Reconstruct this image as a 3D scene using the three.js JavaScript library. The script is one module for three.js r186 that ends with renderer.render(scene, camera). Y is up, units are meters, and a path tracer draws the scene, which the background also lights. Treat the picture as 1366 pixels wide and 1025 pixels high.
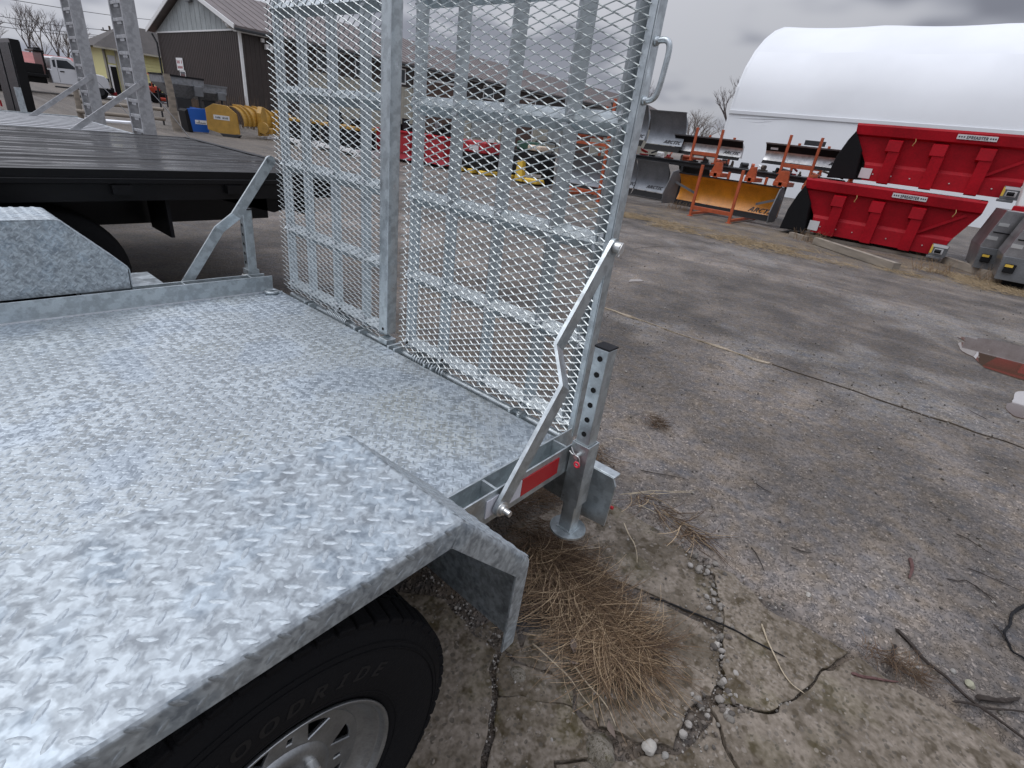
import * as THREE from 'three';
import { mergeGeometries, toCreasedNormals } from 'three/addons/utils/BufferGeometryUtils.js';
import { RoundedBoxGeometry } from 'three/addons/geometries/RoundedBoxGeometry.js';
import { TextGeometry } from 'three/addons/geometries/TextGeometry.js';
import { FontLoader } from 'three/addons/loaders/FontLoader.js';

const V = (x, y, z) => new THREE.Vector3(x, y, z);
const scene = new THREE.Scene();
// ---------- camera ----------
const EYE = V(0, 1.42, 0), FWD = V(0.70484, -0.44681, -0.55096), UPV = V(0.27373, 0.88786, -0.36984), RGT = V(0.65442, 0.10987, 0.74811);
const camera = new THREE.PerspectiveCamera(74.41, 4 / 3, 0.05, 900);
camera.position.copy(EYE); camera.up.copy(UPV); camera.lookAt(EYE.clone().add(FWD));
// ---------- renderer ----------
const renderer = new THREE.WebGLRenderer({ antialias: true });
renderer.setSize(1024, 768);
renderer.toneMapping = THREE.LinearToneMapping;
renderer.toneMappingExposure = 0.97;
renderer.shadowMap.enabled = true;
// ---------- noise ----------
const mulberry = s => () => { s |= 0; s = s + 0x6D2B79F5 | 0; let t = Math.imul(s ^ s >>> 15, 1 | s); t = t + Math.imul(t ^ t >>> 7, 61 | t) ^ t; return ((t ^ t >>> 14) >>> 0) / 4294967296; };
let R = mulberry(11);
const rr = (a, b) => a + (b - a) * R();
const hsh = (x, y, s) => { let h = Math.imul(x, 374761393) + Math.imul(y, 668265263) + Math.imul(s, 2147483647 - 57) | 0; h = Math.imul(h ^ h >>> 13, 1274126177); h = Math.imul(h ^ h >>> 15, 2246822519); return ((h ^ h >>> 16) >>> 0) / 4294967296; };
function vn(x, y, p, s) {
  let xi = Math.floor(x), yi = Math.floor(y); const fx = x - xi, fy = y - yi;
  const u = fx * fx * (3 - 2 * fx), v = fy * fy * (3 - 2 * fy);
  const x0 = ((xi % p) + p) % p, y0 = ((yi % p) + p) % p, x1 = (x0 + 1) % p, y1 = (y0 + 1) % p;
  const a = hsh(x0, y0, s), b = hsh(x1, y0, s), c = hsh(x0, y1, s), d = hsh(x1, y1, s);
  return a + (b - a) * u + (c - a) * v + (a - b - c + d) * u * v;
}
const fbm = (u, v, p, o, s) => { let t = 0, a = .5, n = 0; for (let i = 0; i < o; i++) { t += a * vn(u * p, v * p, p, s + i); n += a; p *= 2; a *= .5; } return t / n; };
const wn = (x, z, f, s) => vn(x * f + 512, z * f + 512, 4096, s);               // noise over the ground plane, f cells per metre
const sst = (a, b, x) => { const t = Math.min(1, Math.max(0, (x - a) / (b - a))); return t * t * (3 - 2 * t); };
const mixn = (a, b, t) => a + (b - a) * t;
// ---------- overcast sky (clouds only) ----------
const skyW = 1024, skyH = 512, skyD = new Float32Array(skyW * skyH * 4);
for (let j = 0; j < skyH; j++) for (let i = 0; i < skyW; i++) {
  const el = ((j + .5) / skyH - .5) * Math.PI, az = ((i + .5) / skyW - .5) * 2 * Math.PI;
  const dx = Math.cos(el) * Math.cos(az), dy = Math.sin(el), dz = Math.cos(el) * Math.sin(az);
  const yy = Math.max(dy, 0) + .16, px = dx / yy, pz = dz / yy;
  const n = .40 * wn(px + .5 * wn(px, pz, 1.3, 9), pz + .4 * wn(pz, px, 1.7, 12), .9, 1) + .28 * wn(px + .3 * wn(px, pz, 2.9, 14), pz, 2.1, 2) + .20 * wn(px + .2 * wn(pz, px, 6, 15), pz, 4.7, 3) + .12 * wn(px, pz, 10.3, 4);
  const cl = sst(.36, .62, n), br = .5 + .5 * (-.72 * dz - .69 * dx);               // thinner cloud towards one side
  let L = mixn(.245, .55, cl) * (.74 + .52 * br) * (1 + 3.9 * Math.max(dy, 0) ** 2);
  if (dy < .12) L = mixn(L, .42 * (.78 + .48 * br), sst(.12, -.02, dy) * .5);
  const k = (j * skyW + i) * 4, blue = mixn(.15, .07, cl);
  skyD[k] = L * (1 - blue * .6); skyD[k + 1] = L * (1 - blue * .25); skyD[k + 2] = L * (1 + blue); skyD[k + 3] = 1;
}
const sky = new THREE.DataTexture(skyD, skyW, skyH, THREE.RGBAFormat, THREE.FloatType);
sky.mapping = THREE.EquirectangularReflectionMapping; sky.magFilter = sky.minFilter = THREE.LinearFilter; sky.needsUpdate = true;
scene.background = sky; scene.environment = sky;
const sun = new THREE.DirectionalLight(new THREE.Color(1, .97, .93), 0.9);
sun.position.set(-9, 30, -13); sun.castShadow = true; sun.shadow.radius = 60; sun.shadow.mapSize.set(2048, 2048);
Object.assign(sun.shadow.camera, { left: -40, right: 40, top: 40, bottom: -40, far: 120 });
scene.add(sun);
// ---------- photo pixels to points ----------
const FPX = 675.1;
const ray = (u, v) => FWD.clone().addScaledVector(RGT, (u - 683) / FPX).addScaledVector(UPV, -(v - 512.5) / FPX);
const gh = (x, z) => .02 * Math.max(0, -z - 26) * sst(26, 30, -z);
const onY = (u, v, y = 0) => { const d = ray(u, v); return d.multiplyScalar((y - EYE.y) / d.y).add(EYE); };
const onX = (u, v, x) => { const d = ray(u, v); return d.multiplyScalar(x / d.x).add(EYE); };
const onZ = (u, v, z) => { const d = ray(u, v); return d.multiplyScalar(z / d.z).add(EYE); };
// ---------- geometry helpers ----------
function place(g, p = [0, 0, 0], r = [0, 0, 0], s = [1, 1, 1]) {
  g.applyMatrix4(new THREE.Matrix4().compose(V(...p), new THREE.Quaternion().setFromEuler(new THREE.Euler(...r)), V(...s))); return g;
}
const flat = g => { const n = g.index ? g.toNonIndexed() : g; for (const k of Object.keys(n.attributes)) if (!['position', 'normal', 'uv', 'color'].includes(k)) n.deleteAttribute(k); n.morphAttributes = {}; return n; };
function uvm(g) {                                                                  // uv in metres, by the way each face points
  g = flat(g); if (!g.attributes.normal) g.computeVertexNormals();
  const p = g.attributes.position, uv = new Float32Array(p.count * 2), a = V(), b = V(), c = V();
  for (let i = 0; i < p.count; i += 3) {
    a.fromBufferAttribute(p, i); b.fromBufferAttribute(p, i + 1); c.fromBufferAttribute(p, i + 2);
    const n = b.clone().sub(a).cross(c.clone().sub(a)), x = Math.abs(n.x), y = Math.abs(n.y), z = Math.abs(n.z);
    for (let k = 0; k < 3; k++) {
      const q = [a, b, c][k];
      const t = y >= x && y >= z ? [q.x, q.z] : x >= z ? [q.z, q.y] : [q.x, q.y];
      uv[(i + k) * 2] = t[0]; uv[(i + k) * 2 + 1] = t[1];
    }
  }
  g.setAttribute('uv', new THREE.BufferAttribute(uv, 2)); return g;
}
const bx = (x0, x1, y0, y1, z0, z1) => place(new THREE.BoxGeometry(Math.abs(x1 - x0), Math.abs(y1 - y0), Math.abs(z1 - z0)), [(x0 + x1) / 2, (y0 + y1) / 2, (z0 + z1) / 2]);
const rbx = (x0, x1, y0, y1, z0, z1, r = .004) => place(new RoundedBoxGeometry(Math.abs(x1 - x0), Math.abs(y1 - y0), Math.abs(z1 - z0), 1, r), [(x0 + x1) / 2, (y0 + y1) / 2, (z0 + z1) / 2]);
const cyl = (r0, r1, h, n, p, r = [0, 0, 0]) => place(new THREE.CylinderGeometry(r0, r1, h, n), p, r);
function rod(a, b, r0, r1 = r0, n = 8) {                                           // tapered round bar from a to b
  a = V(...(a.toArray ? a.toArray() : a)); b = V(...(b.toArray ? b.toArray() : b));
  const d = b.clone().sub(a), g = new THREE.CylinderGeometry(r1, r0, d.length(), n);
  g.applyQuaternion(new THREE.Quaternion().setFromUnitVectors(V(0, 1, 0), d.clone().normalize())); g.translate(...a.add(b).multiplyScalar(.5).toArray()); return g;
}
function bar(a, b, w, t, up = [0, 0, 1]) {                                         // flat bar from a to b, w across, t along up
  a = V(...(a.toArray ? a.toArray() : a)); b = V(...(b.toArray ? b.toArray() : b));
  const y = b.clone().sub(a), L = y.length(); y.normalize(); const z = V(...up).addScaledVector(y, -V(...up).dot(y)).normalize(), x = y.clone().cross(z);
  const g = new THREE.BoxGeometry(w, L, t); g.applyMatrix4(new THREE.Matrix4().makeBasis(x, y, z)); g.translate(...a.add(b).multiplyScalar(.5).toArray()); return g;
}
const tube = (pts, r, seg = 24, n = 6, closed = false) => new THREE.TubeGeometry(new THREE.CatmullRomCurve3(pts.map(p => p.isVector3 ? p : V(...p)), closed), seg, r, n, closed);
function ext(pts, depth, bevel = 0) {                                              // polygon in x,y drawn out along +z
  const s = pts.isShape ? pts : new THREE.Shape(pts.map(p => new THREE.Vector2(p[0], p[1])));
  return new THREE.ExtrudeGeometry(s, { depth, bevelEnabled: bevel > 0, bevelSize: bevel, bevelThickness: bevel, bevelSegments: 2, bevelOffset: -bevel, curveSegments: 10 });
}
const extX = (pts, x0, x1, b) => { const g = ext(pts.map(([z, y]) => [-z, y]), x1 - x0, b); g.rotateY(Math.PI / 2); g.translate(x0, 0, 0); return g; };   // polygon given as z,y drawn out along x
const extY = (pts, y0, y1, b) => { const g = ext(pts.map(([x, z]) => [x, -z]), y1 - y0, b); g.rotateX(-Math.PI / 2); g.translate(0, y0, 0); return g; };    // polygon given as x,z drawn out along y
const extZ = (pts, z0, z1, b) => { const g = ext(pts, z1 - z0, b); g.translate(0, 0, z0); return g; };
function sweep(path, sec, crease = .5) {                                           // closed section [z, n] along a path in x,y, mitred
  const P = path.map(p => new THREE.Vector2(...p)), N = P.length, M = sec.length, pos = [];
  const pt = [];
  for (let k = 0; k < N; k++) {
    const t0 = P[Math.max(k, 1)].clone().sub(P[Math.max(k, 1) - 1]).normalize(), t1 = P[Math.min(k + 1, N - 1)].clone().sub(P[Math.min(k + 1, N - 1) - 1]).normalize();
    const n0 = new THREE.Vector2(-t0.y, t0.x), n1 = new THREE.Vector2(-t1.y, t1.x), m = n0.clone().add(n1).normalize(), sc = 1 / Math.max(.3, m.dot(n0));
    pt.push(sec.map(([z, n]) => [P[k].x + m.x * n * sc, P[k].y + m.y * n * sc, z]));
  }
  const q = (a, b, c, d) => pos.push(...a, ...b, ...c, ...a, ...c, ...d);
  for (let k = 0; k < N - 1; k++) for (let j = 0; j < M; j++) { const l = (j + 1) % M; q(pt[k][j], pt[k][l], pt[k + 1][l], pt[k + 1][j]); }
  const tri = THREE.ShapeUtils.triangulateShape(sec.map(s => new THREE.Vector2(...s)), []);
  for (const [a, b, c] of tri) { pos.push(...pt[0][a], ...pt[0][b], ...pt[0][c], ...pt[N - 1][a], ...pt[N - 1][c], ...pt[N - 1][b]); }
  const g = new THREE.BufferGeometry(); g.setAttribute('position', new THREE.Float32BufferAttribute(pos, 3)); g.computeVertexNormals(); return toCreasedNormals(g, crease);
}
function fillet(path, r, n = 3) {                                                  // rounds the corners of a path
  const o = [path[0]];
  for (let i = 1; i < path.length - 1; i++) {
    const a = new THREE.Vector2(...path[i - 1]), b = new THREE.Vector2(...path[i]), c = new THREE.Vector2(...path[i + 1]);
    const p = b.clone().add(a.sub(b).setLength(r)), q = b.clone().add(c.sub(b).setLength(r));
    for (let k = 0; k <= n; k++) { const t = k / n; o.push([p.x * (1 - t) ** 2 + 2 * b.x * t * (1 - t) + q.x * t * t, p.y * (1 - t) ** 2 + 2 * b.y * t * (1 - t) + q.y * t * t]); }
  }
  o.push(path.at(-1)); return o;
}
// ---------- naming ----------
const taken = {};
const numbered = n => { taken[n] = (taken[n] ?? -1) + 1; return taken[n] ? n + '_' + String(taken[n]).padStart(3, '0') : n; };
function mesh(name, geo, mat, parent) {
  const list = (Array.isArray(geo) ? geo : [geo]).map(flat);
  let g = list.length > 1 ? mergeGeometries(list.map(q => { if (!q.attributes.uv) q.setAttribute('uv', new THREE.Float32BufferAttribute(new Float32Array(q.attributes.position.count * 2), 2)); if (!q.attributes.normal) q.computeVertexNormals(); return q; })) : list[0];
  if (!mat.userData.ownUV) g = uvm(g);
  const m = new THREE.Mesh(g, mat); m.name = parent ? name : numbered(name); m.castShadow = m.receiveShadow = true; (parent ?? scene).add(m); return m;
}
function thing(name, label, category, group, at = [0, 0, 0], turn = 0) {
  const o = new THREE.Group(); o.name = numbered(name); o.userData = { label, category }; if (group) o.userData.group = group;
  o.position.set(...(at.toArray ? at.toArray() : at)); o.rotation.y = turn; scene.add(o); return o;
}
function tag(o, label, category, group, kind) { o.userData = { label, category }; if (group) o.userData.group = group; if (kind) o.userData.kind = kind; return o; }
const struct = (name, geo, mat) => { const m = mesh(name, geo, mat); m.userData = { kind: 'structure' }; return m; };
function dup(o, at, turn = 0, label) { const c = o.clone(); c.name = numbered(o.name.replace(/_\d{3}$/, '')); c.userData = { ...o.userData }; if (label) c.userData.label = label; c.position.set(...(at.toArray ? at.toArray() : at)); c.rotation.y = turn; scene.add(c); return c; }
function rebase(o, at) { const v = V(...at); o.position.copy(v); for (const c of o.children) c.position.sub(v); return o; }   // children were built in world coordinates
// ---------- procedural textures ----------
function tex(size, fn, srgb = false) {
  const d = new Uint8Array(size * size * 4);
  for (let j = 0; j < size; j++) for (let i = 0; i < size; i++) { const c = fn(i / size, j / size, i, j), k = (j * size + i) * 4; d[k] = c[0] * 255; d[k + 1] = c[1] * 255; d[k + 2] = c[2] * 255; d[k + 3] = 255; }
  const t = new THREE.DataTexture(d, size, size); t.wrapS = t.wrapT = THREE.RepeatWrapping; t.magFilter = THREE.LinearFilter; t.minFilter = THREE.LinearMipmapLinearFilter; t.generateMipmaps = true; if (srgb) t.colorSpace = THREE.SRGBColorSpace; t.needsUpdate = true; return t;
}
const rep = (t, x, y = x) => { const c = t.clone(); c.repeat.set(x, y); c.needsUpdate = true; return c; };
const cl1 = x => Math.min(1, Math.max(0, x));
function stones(size, n, r0, r1, seed) {                                           // height and tone fields of scattered stones, tileable
  const h = new Float32Array(size * size), t = new Float32Array(size * size).fill(-1), q = mulberry(seed);
  for (let k = 0; k < n; k++) {
    const cx = q() * size, cy = q() * size, r = r0 + (r1 - r0) * q() ** 2.5, e = .6 + .8 * q(), an = q() * 3.14, ca = Math.cos(an), sa = Math.sin(an), tone = q(), ht = .4 + .6 * q();
    const m = Math.ceil(r * 1.5);
    for (let y = -m; y <= m; y++) for (let x = -m; x <= m; x++) {
      const u = (x * ca + y * sa) / (r * e), v = (-x * sa + y * ca) * e / r, d = u * u + v * v;
      if (d < 1) { const i = ((Math.floor(cy + y) % size + size) % size) * size + (Math.floor(cx + x) % size + size) % size, z = ht * Math.sqrt(1 - d); if (z > h[i]) { h[i] = z; t[i] = tone; } }
    }
  }
  return { h, t };
}
const TS = 1024;
const asA = stones(TS, 15000, 1.6, 7, 5);
const asphaltMap = tex(TS, (u, v, i, j) => {
  const k = j * TS + i, f = fbm(u, v, 6, 5, 21), g = fbm(u, v, 64, 2, 25), t = asA.t[k];
  let c = .20 + .42 * f + .3 * (g - .5); if (t >= 0 && asA.h[k] > .25) c = mixn(c, .22 + .7 * t ** 1.5, .8);
  const w = (fbm(u, v, 24, 2, 29) - .5) * .10; return [cl1(c + w), cl1(c + w * .3), cl1(c - w)];
});
const asphaltBump = tex(TS, (u, v, i, j) => { const k = j * TS + i, c = cl1(.25 + .4 * asA.h[k] + .35 * fbm(u, v, 20, 4, 33)); return [c, c, c]; });
const coA = stones(TS, 6500, .9, 6, 8);
const concreteMap = tex(TS, (u, v, i, j) => {
  const k = j * TS + i, f = fbm(u, v, 4, 6, 41), g = fbm(u, v, 128, 2, 45), h = fbm(u, v, 40, 3, 46), s = fbm(u, v, 9, 4, 47), t = coA.t[k];
  let c = .16 + .40 * f + .42 * (g - .5) + .30 * (h - .5); c *= mixn(.58, 1.08, sst(.36, .56, s)) * mixn(.5, 1, sst(.30, .40, h)); c += .06;
  let w = .035; if (t >= 0 && coA.h[k] > .2) { c = mixn(c, .14 + .7 * t * t, .7); w = .02; }
  const m = sst(.55, .72, fbm(u, v, 11, 3, 49)) * .02; return [cl1(c + w), cl1(c + .006 + m * .3), cl1(c - w * 1.5 - m)];
});
const concreteBump = tex(TS, (u, v, i, j) => { const k = j * TS + i, c = cl1(.35 + .25 * coA.h[k] * (coA.t[k] - .3) + .25 * fbm(u, v, 12, 5, 51) + .25 * fbm(u, v, 120, 2, 53)); return [c, c, c]; });
const galvMap = tex(TS, (u, v) => {
  const w = .05 * (fbm(u, v, 9, 3, 61) - .5), a = fbm(u * 1 + w, v * 1 - w, 26, 5, 63), b = fbm(u, v, 5, 4, 67), g = fbm(u, v, 110, 2, 69);
  const a2 = fbm(u - w, v + w, 60, 3, 64); let c = .57 + .12 * (b - .5); c += .07 * sst(.48, .6, a) - .07 * sst(.5, .36, a) + .10 * sst(.5, .64, a2) - .10 * sst(.5, .36, a2) + .12 * (g - .5);
  const bl = .02 * sst(.5, .75, fbm(u, v, 8, 3, 71)); return [cl1(c - bl), cl1(c), cl1(c + .015 + bl)];
});
const galvFine = tex(512, (u, v) => {
  const a = fbm(u, v, 16, 4, 163), b = fbm(u, v, 4, 3, 167), g = fbm(u, v, 90, 2, 169);
  const c = .57 + .12 * (b - .5) + .07 * sst(.5, .6, a) - .07 * sst(.5, .38, a) + .09 * (g - .5); return [cl1(c), cl1(c + .003), cl1(c + .012)];
});
const wetRough = tex(512, (u, v) => { const a = fbm(u * .5, v, 24, 4, 173), b = fbm(u, v, 5, 4, 177), c = cl1(.12 + .75 * sst(.42, .6, a * .6 + b * .4)); return [c, c, c]; });
const galvRough = tex(512, (u, v) => { const c = cl1(.5 + .5 * (fbm(u, v, 13, 5, 63) - .5)); return [c, c, c]; });
const deckMap = tex(2048, (u, v) => {
  const w = .03 * (fbm(u, v, 9, 3, 81) - .5), a = fbm(u + w, v + w, 110, 3, 83), b = fbm(u, v, 4, 5, 87), g = fbm(u, v, 380, 2, 89), p = fbm(u + w, v - w, 7, 5, 91);
  let c = .57 + .2 * (b - .5); c += .17 * sst(.47, .64, a) * (.3 + .8 * sst(.38, .62, p)) - .14 * sst(.5, .34, a) + .26 * (g - .5);
  const bl = .03 * sst(.54, .66, fbm(u - w, v, 8, 4, 95)), br = .025 * sst(.56, .7, fbm(u, v, 5, 4, 93)); return [cl1(c - bl * 1.2 + br * .4), cl1(c - bl * .6), cl1(c + bl * .4 - br)];
});
const woodMap = tex(512, (u, v) => { const g = fbm(u * .125 + .3 * fbm(u, v, 2, 2, 5), v, 64, 3, 101), f = fbm(u, v, 3, 5, 103), c = cl1(.35 + .45 * g * f + .25 * f); return [c, c * .97, c * .93]; });
const grainMap = tex(512, (u, v) => { const c = cl1(.72 + .5 * (fbm(u, v, 5, 6, 111) - .5) + .2 * (fbm(u, v, 70, 2, 115) - .5)); return [c, c, c]; });
const grainBump = tex(512, (u, v) => { const c = cl1(fbm(u, v, 40, 4, 121)); return [c, c, c]; });
// ---------- materials ----------
const std = (c, o = {}) => { const m = new THREE.MeshStandardMaterial({ roughness: .6, ...o }); m.color.setRGB(...c); return m; };
const matte = (c, o) => { const m = new THREE.MeshPhysicalMaterial(o); m.color.setRGB(...c); return m; };
const M = {
  galv: std([.90, .97, .98], { map: rep(galvFine, 2.6), roughnessMap: rep(galvRough, 2.3), metalness: .85, roughness: .85 }),
    deck: std([.77, .835, .86], { map: rep(deckMap, .55), metalness: .68, roughness: .5 }),
  tread: std([.77, .84, .855], { map: rep(galvMap, 2.0), metalness: .8, roughness: .6 }),
  meshwire: std([.43, .46, .465], { metalness: .9, roughness: .44 }),
  weld: std([.75, .77, .79], { metalness: .6, roughness: .4, bumpMap: rep(grainBump, 12), bumpScale: .004 }),
  rubber: matte([.010, .010, .011], { roughness: .8, specularIntensity: .28, bumpMap: rep(grainBump, 6), bumpScale: .0015 }),
  tyreMark: matte([.014, .014, .015], { roughness: .5, specularIntensity: .5 }),
  mud: std([.09, .075, .055], { map: rep(grainMap, 9), roughness: 1 }),
  blackPaint: matte([.009, .009, .010], { roughness: .3, specularIntensity: .55, map: rep(grainMap, 1) }),
  blackPlastic: matte([.010, .010, .012], { roughness: .5, specularIntensity: .4 }),
  reflRed: std([.42, .012, .018], { roughness: .18 }),
  reflWhite: std([.62, .62, .66], { roughness: .22 }),
  pinRed: std([.75, .05, .08], { roughness: .3 }),
  yellowDot: std([.75, .5, .06], { roughness: .4 }),
  darkHole: std([.006, .006, .006], { roughness: 1 }),
  bolt: std([.7, .7, .68], { metalness: .8, roughness: .32 }),
  plankBlack: [0, 1, 2].map(i => std([.026 + .008 * i, .026 + .008 * i, .028 + .008 * i], { map: rep(woodMap, .35, 2.2), roughnessMap: rep(wetRough, .3, 1.1 + .2 * i), roughness: 1, bumpMap: rep(woodMap, .35, 2.2), bumpScale: .003 })),
  alu: std([.72, .73, .74], { map: rep(galvFine, 1.5), metalness: .55, roughness: .5 }),
  red: matte([.46, .005, .016], { roughness: .5, specularIntensity: .4, map: rep(grainMap, .6) }),
  redDull: std([.34, .015, .022], { roughness: .55 }),
  orange: std([.55, .11, .035], { roughness: .5, map: rep(grainMap, 2) }),
  orangePlow: std([.88, .33, .02], { roughness: .33, map: rep(grainMap, .9) }),
  yellow: std([.56, .32, .06], { roughness: .38, map: rep(grainMap, 1) }),
  yellowBright: std([.75, .5, .07], { roughness: .45 }),
  blue: std([.012, .10, .42], { roughness: .4 }),
  plowGrey: std([.30, .32, .345], { roughness: .38, map: rep(grainMap, .8), metalness: .6 }),
  plowSilver: std([.85, .85, .84], { roughness: .4, map: rep(galvFine, 1), metalness: .55 }),
  darkSteel: std([.055, .058, .062], { roughness: .45, metalness: .3, map: rep(grainMap, 1) }),
  greySteel: std([.24, .25, .26], { roughness: .5, metalness: .4, map: rep(grainMap, 1) }),
  binSteel: std([.42, .435, .45], { roughness: .5, metalness: .5, map: rep(galvFine, 1) }),
  rimSteel: std([.50, .52, .53], { metalness: .9, roughness: .4, map: rep(grainMap, 5) }),
  stainless: std([.5, .49, .49], { roughness: .3, metalness: .85, map: rep(grainMap, 1.5) }),
  white: std([.78, .78, .77], { roughness: .5 }),
  decal: std([.6, .6, .6], { roughness: .35 }),
  black: matte([.012, .012, .013], { roughness: .65, specularIntensity: .35 }),
  ink: std([.02, .02, .025], { roughness: .5 }),
  fabric: std([.80, .82, .84], { roughness: .6, map: rep(tex(256, (u, v) => { const c = cl1(.93 + .12 * (fbm(u, v, 4, 4, 131) - .5)); return [c, c, c]; }), .15) }),
  timber: std([.42, .37, .31], { roughness: .8, map: rep(woodMap, 1, 4), bumpMap: rep(woodMap, 1, 4), bumpScale: .004 }),
  bark: std([.11, .09, .075], { roughness: .95 }),
  twig: std([.16, .115, .08], { roughness: .9 }),
  straw: std([.40, .29, .17], { roughness: .85 }),
  brownMetal: std([.058, .042, .036], { roughness: .5, map: rep(grainMap, .4) }),
  brownDoor: std([.13, .075, .055], { roughness: .55, map: rep(grainMap, .6) }),
  palePanel: std([.46, .50, .50], { roughness: .6, map: rep(grainMap, .5) }),
  cream: std([.56, .53, .44], { roughness: .6, map: rep(grainMap, .5) }),
  roofBrown: std([.20, .165, .155], { roughness: .5, map: rep(grainMap, .4) }),
  roofDark: std([.09, .08, .075], { roughness: .8, map: rep(grainMap, .8) }),
  roofRed: std([.42, .12, .11], { roughness: .55, map: rep(grainMap, .5) }),
  yellowSiding: std([.74, .70, .33], { roughness: .6 }),
  glass: std([.03, .035, .04], { roughness: .06, metalness: 0 }),
  snow: std([.85, .87, .9], { roughness: .7 }),
  stone: std([.30, .285, .26], { roughness: .85, map: rep(grainMap, 12) }),
};
// ================= GROUND =================
{
  const axis = (lo, a, b, hi, st) => { const o = []; for (let v = a; v <= b + 1e-6; v += st) o.push(v); let s = st; for (let v = b; v < hi;) { s *= 1.35; v += s; o.push(Math.min(v, hi)); } s = st; for (let v = a; v > lo;) { s *= 1.35; v -= s; o.unshift(Math.max(v, lo)); } return o; };
  const xs = axis(-500, -3, 17, 600, .11), zs = axis(-700, -16, 4, 400, .11), nx = xs.length, nz = zs.length;
  const pos = new Float32Array(nx * nz * 3), col = new Float32Array(nx * nz * 3), uv = new Float32Array(nx * nz * 2), idx = [];
  for (let j = 0; j < nz; j++) for (let i = 0; i < nx; i++) {
    const x = xs[i], z = zs[j], k = j * nx + i;
    let y = gh(x, z) + .004 * (wn(x, z, .5, 201) - .5);
    const near = sst(1.74, 1.62, x + .05 * (wn(x, z, 2, 203) - .5)) * sst(-4.4, -4.2, z);
    y = mixn(y, -.014 + .012 * wn(x, z, 5, 205), near);
    pos[k * 3] = x; pos[k * 3 + 1] = y; pos[k * 3 + 2] = z; uv[k * 2] = x; uv[k * 2 + 1] = z;
    // colours of the pavement itself: old asphalt, worn lanes, a finer overlay strip, dirt, dead grass
    const n1 = wn(x, z, .35, 211), n2 = wn(x, z, 1.1, 213), n3 = wn(x, z, 3.7, 215), n4 = wn(x, z, 9, 217);
    const n5 = wn(x, z, 4.6, 218), n6 = wn(x, z, 2.1, 216); let c = [.405, .345, .295], f = .50 + .34 * n1 + .34 * n2 + .36 * (n3 - .5) + .34 * (n4 - .16) + .30 * (n5 - .13) + .3 * (sst(.5, .72, n6) - sst(.5, .3, n6)) * .6;
    const lane = wn(x * 3.2, z * .32, 1, 219) * .6 + wn(x * 8, z * .5, 1, 221) * .4;
    if (x > 4.1) f *= .82 + .42 * sst(.42, .8, lane) ; else f *= .82 + .2 * sst(.4, .7, n2);
    c = c.map(v => v * f * .72);
    const pale = sst(.56, .70, .5 * wn(x * 1.5, z * .45, 1, 223) + .3 * n3 + .2 * n4) * (x > 4 ? 1 : .5) * sst(20, 14, x); c = c.map((v, q) => mixn(v, [.46, .43, .40][q], pale * .6));
    const verge = (sst(10.1, 11.3, x + .9 * (n2 - .5) + .5 * (n3 - .5)) * sst(13.8, 13.2, x) * sst(-9.5, -5, z)) * sst(.36, .6, .5 * n3 + .5 * n4);
    c = c.map((v, q) => mixn(v, [.36, .27, .165][q], verge * .8));
    const yard = sst(-12, -17, z + 3 * (n1 - .5)) * sst(26, 20, x); c = c.map((v, q) => mixn(v, [.30, .255, .205][q], yard * (.35 + .5 * sst(.4, .65, .5 * n2 + .5 * n3))));
    const dirtUnder = sst(2.6, 1.6, x) * sst(-3.2, -3.7, z); c = c.map((v, q) => mixn(v, [.17, .125, .085][q], dirtUnder * .8 * sst(.25, .55, .5 * n3 + .5 * n2)));
    c = c.map((v, q) => mixn(v, [.21, .165, .125][q], near));
    col.set(c, k * 3);
    if (i < nx - 1 && j < nz - 1) idx.push(k, k + nx, k + 1, k + 1, k + nx, k + nx + 1);
  }
  const g = new THREE.BufferGeometry(); g.setAttribute('position', new THREE.BufferAttribute(pos, 3)); g.setAttribute('color', new THREE.BufferAttribute(col, 3)); g.setAttribute('uv', new THREE.BufferAttribute(uv, 2)); g.setIndex(idx); g.computeVertexNormals();
  const m = new THREE.MeshStandardMaterial({ vertexColors: true, map: rep(asphaltMap, .8), bumpMap: rep(asphaltBump, .8), bumpScale: .02, roughness: .7 });
  const o = new THREE.Mesh(g, m); o.name = 'ground'; o.userData = { kind: 'structure' }; o.receiveShadow = true; scene.add(o);
}
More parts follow.
